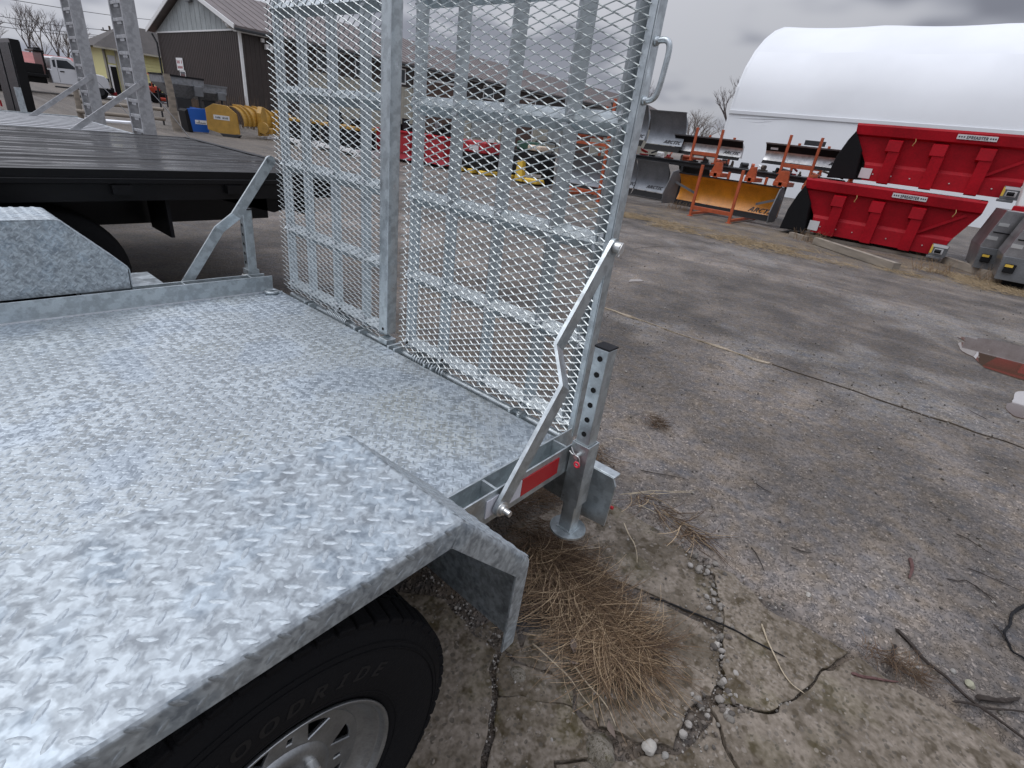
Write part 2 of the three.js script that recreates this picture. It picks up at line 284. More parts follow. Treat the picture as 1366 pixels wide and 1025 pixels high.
// broken concrete slabs round the trailer's corner, each piece with its own ragged edge, the joints open down to the dirt
{
  const slabs = thing('concrete_pavement', 'x', 'x'); slabs.userData = { kind: 'structure' };
  const mats = [0, 1, 2].map(i => std([.305 + .022 * i, .266 + .02 * i, .232 + .018 * i], { map: rep(concreteMap, .8 + .06 * i), bumpMap: rep(concreteBump, .8 + .06 * i), bumpScale: .012, roughness: .8 }));
  const ragged = pts => { const o = []; pts.forEach((p, i) => { const q = pts[(i + 1) % pts.length], L = Math.hypot(q[0] - p[0], q[1] - p[1]), n = Math.max(1, Math.round(L / .018)); for (let k = 0; k < n; k++) { const t = k / n, x = mixn(p[0], q[0], t), z = mixn(p[1], q[1], t); o.push([x + .05 * (wn(x, z, 6, 301) - .5) + .024 * (wn(x, z, 22, 302) - .5), z + .05 * (wn(x, z, 6, 304) - .5) + .024 * (wn(x, z, 22, 305) - .5)]); } }); return o; };
  const grow = (pts, e) => { const cx = pts.reduce((q, p) => q + p[0], 0) / pts.length, cz = pts.reduce((q, p) => q + p[1], 0) / pts.length; return pts.map(([x, z]) => { const l = Math.hypot(x - cx, z - cz); return [x + (x - cx) / l * e, z + (z - cz) / l * e]; }); };
  const W = a => a.map(([u, v]) => { const p = onY(u, v, .01); return [p.x, p.z]; });
  const list = [
    [[-4.5, 2.5], [-4.5, -3.2], [.62, -3.2], [.62, -1.2], ...W([[590, 808], [664, 866], [652, 925], [640, 980], [632, 1040]]), [.52, 2.5]],
    W([[676, 868], [700, 890], [752, 905], [758, 935], [700, 925], [667, 930]]),
    W([[664, 938], [700, 933], [758, 942], [790, 975], [795, 1005], [740, 1010], [735, 1045], [645, 1045]]),
    W([[690, 700], [790, 650], [838, 668], [880, 706], [930, 744], [951, 800], [955, 828], [880, 796], [830, 770], [780, 740]]),
    W([[800, 800], [870, 803], [950, 838], [960, 900], [952, 935], [905, 955], [900, 985], [850, 985], [800, 960]]),
    W([[941, 752], [1040, 818], [1128, 872], [1098, 905], [1040, 938], [968, 948], [972, 900], [964, 840]]),
    W([[962, 958], [1040, 948], [1105, 915], [1140, 882], [1250, 946], [1400, 1040], [1460, 1080], [1300, 1140], [1010, 1060]]),
    W([[905, 1000], [955, 966], [1000, 1062], [1000, 1140], [745, 1120], [750, 1018], [800, 1012], [870, 1010]]),
    W([[668, 800], [700, 775], [748, 800], [800, 860], [828, 930], [800, 955], [765, 930], [758, 900], [705, 880], [680, 860]]),
    W([[590, 720], [690, 705], [770, 745], [790, 790], [750, 795], [700, 768], [664, 795], [655, 850], [598, 800], [575, 770]]),
  ];
  const tops = [.006, .0, .004, -.002, .001, .003, .004, .0, -.008, -.010];
  list.forEach((p, i) => { const g = extY(ragged(i ? grow(p, .009) : p), -.07, tops[i], .004); const o = mesh('concrete_slab', g, mats[i % 3], slabs); o.rotation.set(rr(-.004, .004), 0, rr(-.004, .004)); });
  // the far half of the lot is another pour: its edge is a pale crumbled seam
  const strip = (name, za, zb, w, c) => { const pts = []; for (let z = za; z < zb; z += .03) pts.push([4.19 + .05 * (wn(0, z, 1.3, 331) - .5) + .03 * (wn(0, z, 7, 333) - .5), z, w(z)]); const a = pts.map(([x, z, q]) => [x - q, z]), b = pts.map(([x, z, q]) => [x + q * (.6 + .8 * wn(3, z, 11, 339)), z]).reverse(); struct(name, extY([...a, ...b], -.01, .0065), std(c, { map: rep(concreteMap, 3), bumpMap: rep(concreteBump, 3), bumpScale: .006, roughness: .95 })); };
  strip('pavement_seam', -2.6, -.72, z => .003 + .026 * wn(0, z, 6, 335) ** 1.5, [.66, .58, .50]);
  strip('pavement_crack', -.72, 2.6, z => .0015 + .007 * wn(0, z, 5, 337), [.17, .14, .115]);
}
// standing water
{
  const water = new THREE.MeshPhysicalMaterial({ roughness: .02, ior: 1.5, clearcoat: 1, clearcoatRoughness: .02 }); water.color.setRGB(.11, .07, .05);
  const puddle = (px, label) => { const c = px.map(([u, v]) => onY(u, v, .0065)), o = []; c.forEach((p, i) => { const q = c[(i + 1) % c.length]; for (let k = 0; k < 9; k++) { const x = mixn(p.x, q.x, k / 9), z = mixn(p.z, q.z, k / 9); o.push([x + .12 * (wn(x, z, 5, 341) - .5), z + .12 * (wn(x, z, 5, 343) - .5)]); } }); const m = mesh('puddle', extY(o, -.01, .0065), water); m.userData = { kind: 'structure' }; };
  puddle([[1278, 449], [1320, 453], [1366, 464], [1420, 478], [1440, 512], [1366, 506], [1318, 492], [1292, 472]]);
  puddle([[1342, 530], [1366, 524], [1440, 535], [1440, 580], [1366, 560], [1345, 545]]);
  puddle([[838, 372], [856, 372], [860, 375], [842, 376]]);
}
// ================= GALVANISED TRAILER (built on its own axes: deck at y 0, rear towards +x) =================
const font = await new FontLoader().loadAsync('fonts/droid/droid_sans_bold.typeface.json');
const TR = new THREE.Group(); TR.name = numbered('utility_trailer');
tag(TR, 'galvanised equipment trailer with tread plate deck and two raised mesh ramp gates', 'trailer');
scene.add(TR);
const inst = (name, geo, mat, mats, parent) => { const o = new THREE.InstancedMesh(geo, mat, mats.length); mats.forEach((m, i) => o.setMatrixAt(i, m)); o.name = name; o.userData.kind = 'stuff'; o.castShadow = o.receiveShadow = true; parent.add(o); return o; };
// one raised lozenge of tread plate, long side along x, top towards +y
const lozenge = (() => {
  const n = 10, L = .0128, W = .0043, H = .0014, pos = [], P = [];
  for (let k = 0; k < n; k++) { const t = k / n * 2 * Math.PI; P.push([Math.cos(t) * L, Math.sin(t) * W * (1 - .25 * Math.cos(t) ** 2)]); }
  const at = (k, s, y) => [P[k % n][0] * s, y, P[k % n][1] * s];
  for (let k = 0; k < n; k++) { pos.push(...at(k, 1, -.0004), ...at(k + 1, .58, H), ...at(k + 1, 1, -.0004), ...at(k, 1, -.0004), ...at(k, .58, H), ...at(k + 1, .58, H), ...at(k, .58, H), 0, H * 1.15, 0, ...at(k + 1, .58, H)); }
  const g = new THREE.BufferGeometry(); g.setAttribute('position', new THREE.Float32BufferAttribute(pos, 3)); g.computeVertexNormals(); return uvm(toCreasedNormals(g, .75));
})();
function treads(inside, u0, u1, v0, v1, frame) {                                   // lozenges on a plane: lattice turned 45 degrees, every other one crosswise
  const s = .0252, out = [], c = Math.SQRT1_2; const n = Math.ceil((u1 - u0 + v1 - v0) / s) + 2;
  for (let i = -n; i < n; i++) for (let j = -n; j < n; j++) {
    const u = u0 + (i - j) * s * c, v = v0 + (i + j) * s * c; if (u < u0 || u > u1 || v < v0 || v > v1 || !inside(u, v)) continue;
    const m = new THREE.Matrix4().makeRotationY(((i + j) & 1 ? 1 : -1) * Math.PI / 4 + .02 * (hsh(i & 1023, j & 1023, 7) - .5)); m.setPosition(u, 0, v); m.premultiply(frame); out.push(m);
  }
  return out;
}
const deckX0 = -3.4, deckX1 = 1.345, zN = -.735, zF = -2.82, mir = z => -3.555 - z;
{
  const deck = mesh('deck', bx(deckX0, deckX1, -.006, 0, zF, zN), M.deck, TR);
  inst('tread_pattern', lozenge, M.deck, treads((u, v) => u > -.9, deckX0, deckX1 - .012, zF + .01, zN - .01, new THREE.Matrix4()), deck);
  // frame below
  for (const z of [-1.1, -2.45]) mesh('chassis_beam', [bx(deckX0, 1.33, -.156, -.007, z - .03, z - .024), bx(deckX0, 1.33, -.016, -.007, z - .024, z + .03), bx(deckX0, 1.33, -.156, -.147, z - .024, z + .03)], M.galv, TR);
  for (let x = -3.2; x < 1.2; x += .5) mesh('crossmember', bx(x, x + .05, -.09, -.008, zF + .01, zN - .01), M.galv, TR);
  // rear channel with the slot the gates hinge in
  mesh('rear_channel', [bx(1.3465, 1.352, -.07, -.003, zF, zN), bx(1.352, 1.45, -.09, -.075, zF, zN), bx(1.352, 1.46, -.235, -.09, zF - .02, zN + .02)], M.galv, TR);
  mesh('hinge_pipe', rod([1.40, -.02, zF + .05], [1.40, -.02, zN - .05], .017, .017, 12), M.galv, TR);
  for (const z of [-2.52, -2.05, -1.775, -1.52, -1.02]) mesh('hinge_lug', [rbx(1.347, 1.425, -.045, .012, z - .028, z - .016, .003), rbx(1.347, 1.425, -.045, .012, z + .016, z + .028, .003)], M.galv, TR);
  for (const [z0, z1] of [[-1.66, -1.44], [-2.36, -2.18]]) { const p = []; for (let k = 0; k <= 130; k++) { const t = k / 130; p.push([1.395 + .027 * Math.cos(t * 82), -.012 + .027 * Math.sin(t * 82), mixn(z0, z1, t)]); } mesh('coil_spring', tube(p, .0045, 330, 5), M.galv, TR); }
  // side rails: two plates with stake pockets between
  for (const s of [0, 1]) {
    const Z = z => s ? mir(z) : z, rail = mesh('side_rail', [rbx(deckX0, 1.312, -.012, .09, Z(-.741), Z(-.735), .002), rbx(deckX0, 1.295, -.012, .09, Z(-.682), Z(-.676), .002), bx(deckX0, 1.29, -.012, -.006, Z(-.735), Z(-.682))], M.galv, TR);
    for (const x of [-2.4, -1.7, .875, 1.205]) mesh('rail_spacer', bx(x - .004, x + .004, -.005, .086, Z(-.7345), Z(-.6825)), M.galv, rail);
    mesh('weld_bead', s ? [bx(deckX0, 1.30, -.001, .006, zF + .0005, zF + .010)] : [bx(deckX0, 1.3, -.001, .006, zN - .010, zN - .0005)], M.weld, TR);
    // reflector strip and its pale half
    mesh('reflector', bx(.978, 1.158, .012, .07, Z(-.6755), Z(-.6725)), M.reflRed, TR);
    mesh('reflector', bx(.83, .88, .012, .07, Z(-.6755), Z(-.6728)), M.reflWhite, TR).userData.label = 'pale reflector strip';
    mesh('reflector', bx(.93, .977, .012, .07, Z(-.6755), Z(-.6728)), M.reflWhite, TR).userData.label = 'pale reflector strip';
    // offset brace from the rail to the gate
    const z0 = -.662, z1 = -.742, br = [[.875, .035, z0], [1.092, .338, z0], [1.150, .418, z1], [1.352, .690, z1]];
    const n = new THREE.Vector2(br[3][0] - br[0][0], br[3][1] - br[0][1]).normalize(), w = .024, sec = [];
    const g = []; for (let k = 0; k < 3; k++) { const a = br[k], b = br[k + 1]; const q = p => [[p[0] - n.y * w, p[1] + n.x * w], [p[0] + n.y * w, p[1] - n.x * w]]; const A = q(a), B = q(b), t = .006, pos = [];
      const P = (v, z) => [v[0], v[1], Z(z)], F = (a, b, c, d) => pos.push(...a, ...b, ...c, ...a, ...c, ...d), f = s ? (a, b, c, d) => F(d, c, b, a) : F;
      f(P(A[0], a[2] + t), P(A[1], a[2] + t), P(B[1], b[2] + t), P(B[0], b[2] + t)); f(P(A[1], a[2] - t), P(A[0], a[2] - t), P(B[0], b[2] - t), P(B[1], b[2] - t));
      f(P(A[0], a[2] - t), P(A[0], a[2] + t), P(B[0], b[2] + t), P(B[0], b[2] - t)); f(P(A[1], a[2] + t), P(A[1], a[2] - t), P(B[1], b[2] - t), P(B[1], b[2] + t));
      f(P(A[1], a[2] + t), P(A[0], a[2] + t), P(A[0], a[2] - t), P(A[1], a[2] - t)); f(P(B[0], b[2] + t), P(B[1], b[2] + t), P(B[1], b[2] - t), P(B[0], b[2] - t));
      const h = new THREE.BufferGeometry(); h.setAttribute('position', new THREE.Float32BufferAttribute(pos, 3)); h.computeVertexNormals(); g.push(h); }
    const brace = mesh('gate_brace', [...g, cyl(w, w, .012, 20, [br[0][0], br[0][1], Z(z0)], [Math.PI / 2, 0, 0]), cyl(w, w, .012, 20, [br[3][0], br[3][1], Z(z1)], [Math.PI / 2, 0, 0])], M.galv, TR);
    mesh('bolt', [cyl(.016, .016, .010, 6, [.875, .035, Z(-.650)], [Math.PI / 2, 0, 0]), cyl(.022, .022, .004, 16, [.875, .035, Z(-.655)], [Math.PI / 2, 0, 0]), cyl(.009, .009, .03, 10, [.875, .035, Z(-.640)], [Math.PI / 2, 0, 0])], M.bolt, brace);
    mesh('bolt', [cyl(.017, .017, .022, 14, [1.352, .690, Z(-.726)], [Math.PI / 2, 0, 0]), place(new THREE.TorusGeometry(.021, .0022, 6, 20), [1.356, .684, Z(-.720)], [.2, .35, 0])], M.bolt, brace);
    // stabiliser jack: square sleeve, drilled inner leg with black cap, round foot
    const jx0 = 1.212, jx1 = 1.274, jz0 = -.6705, jz1 = -.6085, cx = 1.243, cz = -.6395, top = .432;
    const wall = (x0, x1, z0, z1, y0, y1, t) => [bx(x0, x0 + t, y0, y1, Z(z0), Z(z1)), bx(x1 - t, x1, y0, y1, Z(z0), Z(z1)), bx(x0 + t, x1 - t, y0, y1, Z(z0), Z(z0 + t)), bx(x0 + t, x1 - t, y0, y1, Z(z1 - t), Z(z1))];
    const sleeve = mesh('jack_sleeve', wall(jx0, jx1, jz0, jz1, -.12, .112, .005), M.galv, TR);
    const leg = mesh('jack_leg', [rbx(cx - .0245, cx + .0245, -.232, top, Z(cz - .0245), Z(cz + .0245), .004)], M.galv, TR);
    mesh('end_cap', rbx(cx - .026, cx + .026, top, top + .006, Z(cz - .026), Z(cz + .026), .002), M.blackPlastic, leg);
    for (let k = 0; k < 6; k++) { mesh('hole', cyl(.0085, .0085, .003, 16, [cx - .0245, .402 - k * .0505, Z(cz)], [0, 0, Math.PI / 2]), M.darkHole, leg); }
    mesh('foot_plate', [cyl(.062, .062, .007, 36, [cx, -.2355, Z(cz)]), bx(cx - .03, cx + .03, -.2320, -.2265, Z(cz - .03), Z(cz + .03))], M.galv, TR);
    const pin = mesh('lock_pin', rod([cx - .05, .075, Z(cz)], [cx - .02, .075, Z(cz)], .007, .007, 12), M.bolt, TR);
    mesh('pin_clip', [tube([[cx - .046, .10, Z(cz - .022)], [cx - .049, .082, Z(cz - .004)], [cx - .049, .079, Z(cz + .012)], [cx - .049, .062, Z(cz + .018)], [cx - .049, .05, Z(cz + .014)], [cx - .049, .056, Z(cz + .003)], [cx - .049, .072, Z(cz + .008)]], .0018, 30, 5), tube([[cx - .046, .084, Z(cz - .026)], [cx - .049, .080, Z(cz - .01)], [cx - .049, .086, Z(cz + .002)]], .0018, 10, 5)], M.bolt, pin);
    mesh('pin_grip', place(new THREE.TorusGeometry(.0085, .0032, 7, 18), [cx - .05, .052, Z(cz + .011)], [0, Math.PI / 2, 0]), M.pinRed, pin);
    // light box on the rear corner
    const lb = mesh('light_box', [extX([[Z(-.675), -.240], [Z(-.552), -.226], [Z(-.5455), -.055], [Z(-.560), -.028], [Z(-.675), -.028]], 1.335, 1.341, .0015), rbx(1.3355, 1.378, -.036, -.024, Z(-.675), Z(-.556), .005)], M.galv, TR);
    mesh('marker_lamp', cyl(.006, .006, .010, 14, [1.350, -.15, Z(-.546)], [Math.PI / 2, 0, 0]), M.reflRed, lb);
    // tie-down ring in the rear corner of the deck
    const rx = 1.285, rz = Z(-.775);
    const dr = mesh('tie_down_ring', place(new THREE.TorusGeometry(.031, .009, 8, 28), [rx, .0105, rz], [Math.PI / 2, 0, 0]), M.galv, TR);
    mesh('ring_bracket', rbx(rx - .024, rx + .02, .004, .017, rz + (s ? -.034 : .012), rz + (s ? -.012 : .034), .004), M.galv, dr);
    mesh('zip_tie', rbx(1.327, 1.338, .001, .014, Z(-.80), Z(-.788), .003), s ? M.galv : M.yellowDot, TR);
  }
  // fenders: tread plate over the wheels, bent along the outer edge, sloping then dropping at each end
  for (const s of [0, 1]) {
    const Z = z => s ? mir(z) : z, zi = -.71, zo = -.403, r = .011, t = .0045, lip = .045;
    const path = fillet([[-1.44, -.05], [-1.445, .185], [-1.22, .41], [.445, .41], [.662, .185], [.655, -.05]], .014, 3);
    const sec = [[zi, 0]]; for (let k = 0; k <= 4; k++) { const a = k / 4 * Math.PI / 2; sec.push([zo - r + r * Math.sin(a), -r + r * Math.cos(a)]); } sec.push([zo, -lip], [zo - t, -lip]); for (let k = 4; k >= 0; k--) { const a = k / 4 * Math.PI / 2; sec.push([zo - r + (r - t) * Math.sin(a), -r + (r - t) * Math.cos(a)]); } sec.push([zi, -t]);
    const S = sec.map(([z, n]) => [Z(z), n]); if (!s) S.reverse();
    const fe = mesh('fender', sweep(path, S, .45), M.tread, TR);
    mesh('fender_wall', extZ([[-1.22, .4045], [.4435, .4045], [.653, .187], [.650, .092], [-1.44, .092], [-1.44, .187]], Math.min(Z(-.7075), Z(-.7125)), Math.max(Z(-.7075), Z(-.7125))), M.tread, fe);
    const mats = treads(() => true, -.9, .44, Math.min(Z(zi), Z(zo)) + .008, Math.max(Z(zi), Z(zo)) - .008, new THREE.Matrix4().makeTranslation(0, .41, 0));
    { // the bent edge carries the pattern a little way down
      mats.push(...treads(() => true, -.9, .43, .012, .036, new THREE.Matrix4().makeBasis(V(1, 0, 0), V(0, 0, s ? -1 : 1), V(0, -1, 0)).setPosition(0, .41, Z(zo) + (s ? .0006 : -.0006)))); }
    const sl = Math.atan2(.225, .217), len = Math.hypot(.225, .217);
    mats.push(...treads(() => true, .012, len - .012, Math.min(Z(zi), Z(zo)) + .008, Math.max(Z(zi), Z(zo)) - .008, new THREE.Matrix4().makeRotationZ(-sl).setPosition(.445, .41, 0)));
    if (s) mats.push(...treads((x, v) => v > -.395 && (x < .44 || -v < .41 - (x - .44) * 1.04 - .016), -.6, .640, -.395, -.102, new THREE.Matrix4().makeBasis(V(1, 0, 0), V(0, 0, 1), V(0, -1, 0)).setPosition(0, 0, mir(-.7125) + .0003)));
    inst('tread_pattern', lozenge, M.tread, mats, fe);
    if (s) mesh('fender_foot', bx(.664, .80, .078, .086, Z(-.665), Z(-.43)), M.galv, fe);
    // wheels
    for (const wx of [.176, -.70]) {
      const wh = new THREE.Group(); wh.name = 'wheel'; TR.add(wh); wh.position.set(wx, -.125, Z(-.588)); wh.rotation.y = s ? Math.PI : 0; wh.rotation.z = wx > 0 ? .12 : .5;
      const prof = [[.192, -.08], [.200, -.092], [.215, -.099], [.245, -.112], [.285, -.1145], [.318, -.108], [.336, -.098], [.347, -.090], [.352, -.080], [.354, -.04], [.355, 0]], P = [...prof, ...prof.slice(0, -1).reverse().map(([a, b]) => [a, -b])].map(p => new THREE.Vector2(p[0], p[1]));
      const tg = new THREE.LatheGeometry(P, 72); tg.rotateX(Math.PI / 2);
      const ty = mesh('tyre', tg, M.rubber, wh), blk = [];
      for (let k = 0; k < 58; k++) for (const q of [-1, 1]) { const a = (k + (q > 0 ? .5 : 0)) / 58 * 2 * Math.PI, j = .004 * (hsh(k, q + 3, 5) - .5); const g = rbx(-.0155, .0155, -.011, .009, -.026, .026, .0035); place(g, [0, .351, q * .068], [q * .16, 0, j * 3]); g.rotateZ(a); blk.push(g); }
      for (let k = 0; k < 70; k++) for (const q of [-1, 0, 1]) { const g = bx(-.011, .011, -.006, .008, -.0125, .0125); place(g, [0, .353, q * .029], [0, q * .5 + .3, 0]); g.rotateZ((k + q * .33) / 70 * 2 * Math.PI); blk.push(g); }
      mesh('tread_block', blk, M.rubber, ty).userData.kind = 'stuff';
      const ridge = []; for (const [rad, zz] of [[.322, .1065], [.312, .1105], [.222, .1025]]) ridge.push(place(new THREE.TorusGeometry(rad, .0016, 5, 90), [0, 0, zz]));
      mesh('sidewall_rib', ridge, M.rubber, ty);
      if (!s) { const word = 'GOODRIDE', lg = []; [...word].forEach((ch, i) => { const g = new TextGeometry(ch, { font, size: .026, depth: .0022, curveSegments: 3 }); g.computeBoundingBox(); const bb = g.boundingBox; g.translate(-(bb.max.x + bb.min.x) / 2, 0, 0); g.scale(1.25, 1, 1); g.applyMatrix4(new THREE.Matrix4().makeShear(0, 0, .25, 0, 0, 0)); g.translate(0, .262, .1128); g.rotateZ(1.18 - i * .145 - Math.PI / 2 + .62); lg.push(g); }); mesh('raised_lettering', lg, M.tyreMark, ty); }
      const rimP = [[.150, .060], [.172, .066], [.183, .079], [.190, .088], [.198, .091], [.204, .096], [.2055, .101], [.203, .1035], [.199, .1015], [.194, .094], [.186, .09]].map(p => new THREE.Vector2(p[0], p[1]));
      const rg = new THREE.LatheGeometry([...rimP.slice(0, 8), new THREE.Vector2(.197, .099), new THREE.Vector2(.190, .082), new THREE.Vector2(.182, .05), new THREE.Vector2(.178, -.09)], 64); rg.rotateX(Math.PI / 2);
      const rim = mesh('rim', rg, M.rimSteel, wh);
      const sh = new THREE.Shape(); sh.absarc(0, 0, .158, 0, Math.PI * 2); const hole = new THREE.Path(); hole.absarc(0, 0, .042, 0, Math.PI * 2, true); sh.holes.push(hole);
      for (let k = 0; k < 8; k++) { const a = k / 8 * 2 * Math.PI, d = k % 2 ? .16 : .16; const pt = (rad, da) => [Math.cos(a + da) * rad, Math.sin(a + da) * rad]; const h = new THREE.Path(), q = [pt(.103, .02), pt(.142, -.17), pt(.148, 0), pt(.142, .19)]; h.moveTo(...q[0]); h.lineTo(...q[1]); h.quadraticCurveTo(...q[2], ...q[3]); h.lineTo(...q[0]); sh.holes.push(h); }
      for (let k = 1; k < 8; k += 2) { const a = (k + .5) / 8 * 2 * Math.PI, h = new THREE.Path(), q = [[.112, -.006], [.128, -.006], [.128, .006], [.112, .006]].map(([x, y]) => [x * Math.cos(a) - y * Math.sin(a), x * Math.sin(a) + y * Math.cos(a)]); h.moveTo(...q[0]); q.slice(1).forEach(v => h.lineTo(...v)); h.closePath(); sh.holes.push(h); }
      const dg = new THREE.ExtrudeGeometry(sh, { depth: .004, bevelEnabled: true, bevelSize: .0015, bevelThickness: .002, bevelSegments: 1, curveSegments: 40 }); dg.translate(0, 0, .058);
      mesh('wheel_disc', [dg, (() => { const g = new THREE.LatheGeometry([[.042, .060], [.05, .072], [.082, .076], [.094, .070], [.099, .0635]].map(p => new THREE.Vector2(...p)), 40); g.rotateX(Math.PI / 2); return g; })()], M.rimSteel, wh);
      for (let k = 0; k < 5; k++) { const a = k / 5 * 2 * Math.PI + .35; mesh('lug_nut', [cyl(.011, .012, .02, 6, [.066 * Math.cos(a), .066 * Math.sin(a), .082], [Math.PI / 2, 0, 0]), cyl(.004, .008, .008, 10, [.066 * Math.cos(a), .066 * Math.sin(a), .095], [Math.PI / 2, 0, 0])], M.bolt, wh); }
      mesh('hub', [cyl(.038, .04, .06, 24, [0, 0, .075], [Math.PI / 2, 0, 0]), cyl(.028, .036, .012, 24, [0, 0, .11], [Math.PI / 2, 0, 0])], M.blackPlastic, wh);
      mesh('brake_drum', cyl(.15, .15, .12, 32, [0, 0, -.03], [Math.PI / 2, 0, 0]), M.darkSteel, wh);
    }
  }
  for (const wx of [.176, -.70]) mesh('axle', rod([wx, -.125, -.66], [wx, -.125, mir(-.66)], .03, .03, 12), M.darkSteel, TR);
  // ramp gates
  const angle = (a, b, apex, side, w = .046, t = .005) => { // L section with its apex facing -x, along a to b
    a = V(...a); b = V(...b); const y = b.clone().sub(a), L = y.length(); y.normalize(); const x = V(...apex), z = x.clone().cross(y).normalize(), k = w * Math.SQRT1_2, q = t * Math.SQRT2;
    const s = new THREE.Shape([[0, 0], [-k, k], [-k - t * .7, k - t * .7], [-q, 0], [-k - t * .7, -k + t * .7], [-k, -k]].map(p => new THREE.Vector2(...p)));
    const g = new THREE.ExtrudeGeometry(s, { depth: L, bevelEnabled: false }); // shape x = apex direction, shape y = z, depth = along
    g.applyMatrix4(new THREE.Matrix4().makeBasis(x, y.clone().cross(x), y).setPosition(a)); return g; };
  const gx = 1.388, rows = [.045, .355, .68, 1.01, 1.345], top = 1.40, bot = .018, SW = .0267, LW = .070, dX = .0085;
  for (const [za, zb, nm] of [[-2.798, -1.822, 0], [-1.748, -.764, 1]]) {
    const gate = new THREE.Group(); gate.name = 'ramp_gate'; TR.add(gate); gate.position.set(gx, 0, (za + zb) / 2); const o = [-gx, 0, -(za + zb) / 2];
    const put = (n, g, m) => mesh(n, (Array.isArray(g) ? g : [g]).map(q => { q.translate(...o); return q; }), m, gate);
    const us = nm ? [za + .03, -1.502, -1.256, -1.010, zb - .062] : [za + .035, -2.556, -2.308, -2.062, zb - .10];
    for (const z of us) put('upright', angle([gx, bot, z], [gx, top, z], [-1, 0, 0]), M.galv);
    for (const y of rows) put('cross_bar', angle([gx - .0025, y, za + .012], [gx - .0025, y, zb - .03], [-1, 0, 0]), M.galv);
    const blobs = []; for (const y of rows) for (const z of us) for (const q of [-1, 1]) { const g = new THREE.IcosahedronGeometry(.011, 0); place(g, [gx + .004 + .006 * R(), y + q * .016 + .006 * R(), z + .02 * (R() - .3)], [R() * 3, R() * 3, 0], [.7, 1.5, .9]); blobs.push(g); }
    put('weld', blobs, M.weld);
    if (nm) put('side_post', [rbx(gx - .012, gx + .028, bot - .005, top, zb - .006, zb, .003), rbx(gx + .022, gx + .028, bot - .005, top, zb - .045, zb - .006, .002), bx(gx - .012, gx - .007, bot, top, zb - .026, zb - .006)], M.galv);
    else { put('side_post', [rbx(gx - .03, gx + .026, .052, top, zb - .062, zb, .006)], M.galv); put('side_post_foot', rbx(gx - .03, gx + .026, .0, .026, zb - .062, zb, .003), M.galv); put('hole', cyl(.007, .007, .003, 12, [gx - .03, .075, zb - .028], [0, 0, Math.PI / 2]), M.darkHole); }
    for (const z of nm ? [us[0] + .03, us[1] + .05] : [us[2] + .08]) put('hole', cyl(.007, .007, .004, 12, [gx - .0185, .060, z], [0, 0, Math.PI / 2 - .78]), M.darkHole);
    // expanded metal: each strand runs from a bond up to the next one, leaning towards the deck
    const P = [], zl = za + .004, zr = zb - (nm ? .022 : .066), nC = Math.round((zr - zl) / (LW / 2)), hz = (zr - zl) / nC, nR = Math.round((top - bot) / (SW / 2)), hy = (top - bot) / nR;
    const fx = gx - .014, ax = V(), wv = V(), tv = V(), a = V(), b = V();
    const W = .0018, T = .0010;
    for (let r = 0; r < nR; r++) for (let c = 0; c < nC; c++) {
      const up = (r + c) % 2 === 0, sg = nm ? 1 : -1; a.set(fx - sg * dX / 2, bot + r * hy, zl + (up ? c : c + 1) * hz); b.set(fx + sg * dX / 2, bot + (r + 1) * hy, zl + (up ? c + 1 : c) * hz);
      ax.copy(b).sub(a).normalize(); wv.set(sg * .74, .67, 0).normalize(); wv.addScaledVector(ax, -wv.dot(ax)).normalize(); tv.copy(ax).cross(wv);
      a.addScaledVector(ax, -.002); b.addScaledVector(ax, .002);
      const v = []; for (const e of [a, b]) for (const [i, j] of [[-1, -1], [1, -1], [1, 1], [-1, 1]]) v.push(e.clone().addScaledVector(wv, i * W).addScaledVector(tv, j * T).toArray());
      const f = (i, j, k, l) => P.push(...v[i], ...v[j], ...v[k], ...v[i], ...v[k], ...v[l]);
      f(0, 1, 5, 4); f(1, 2, 6, 5); f(2, 3, 7, 6); f(3, 0, 4, 7);
    }
    const g = new THREE.BufferGeometry(); g.setAttribute('position', new THREE.Float32BufferAttribute(P, 3)); g.computeVertexNormals();
    put('expanded_metal', g, M.meshwire).userData.kind = 'stuff';
    if (nm) put('handle', [tube([[gx + .005, 1.205, zb - .01], [gx + .005, 1.207, zb + .028], [gx + .005, 1.202, zb + .037], [gx + .005, 1.19, zb + .042], [gx + .005, 1.14, zb + .041], [gx + .005, 1.095, zb + .036], [gx + .005, 1.08, zb + .031], [gx + .005, 1.072, zb + .018], [gx + .005, 1.07, zb - .01]], .0075, 48, 10), ...[1.205, 1.07].map(y => place(new THREE.IcosahedronGeometry(.012, 1), [gx + .005, y, zb + .001]))], M.galv);
  }
  // a small chip lying on the deck edge, old mud on the tyre shoulder
  const H = V(.93, .93, .93); // keep the camera's height over the deck out of the parts: only the group is moved
  const base = V(-.4, -.485, -1.7775); for (const c of TR.children) c.position.sub(base);
  const Mt = new THREE.Matrix4().makeBasis(V(.9998, -.0211, 0), V(.0211, .9998, -.0047), V(.0001, .0047, 1));
  TR.quaternion.setFromRotationMatrix(Mt);
  TR.position.copy(base.clone().sub(V(0, .93, 0)).applyMatrix4(Mt).add(EYE));
}
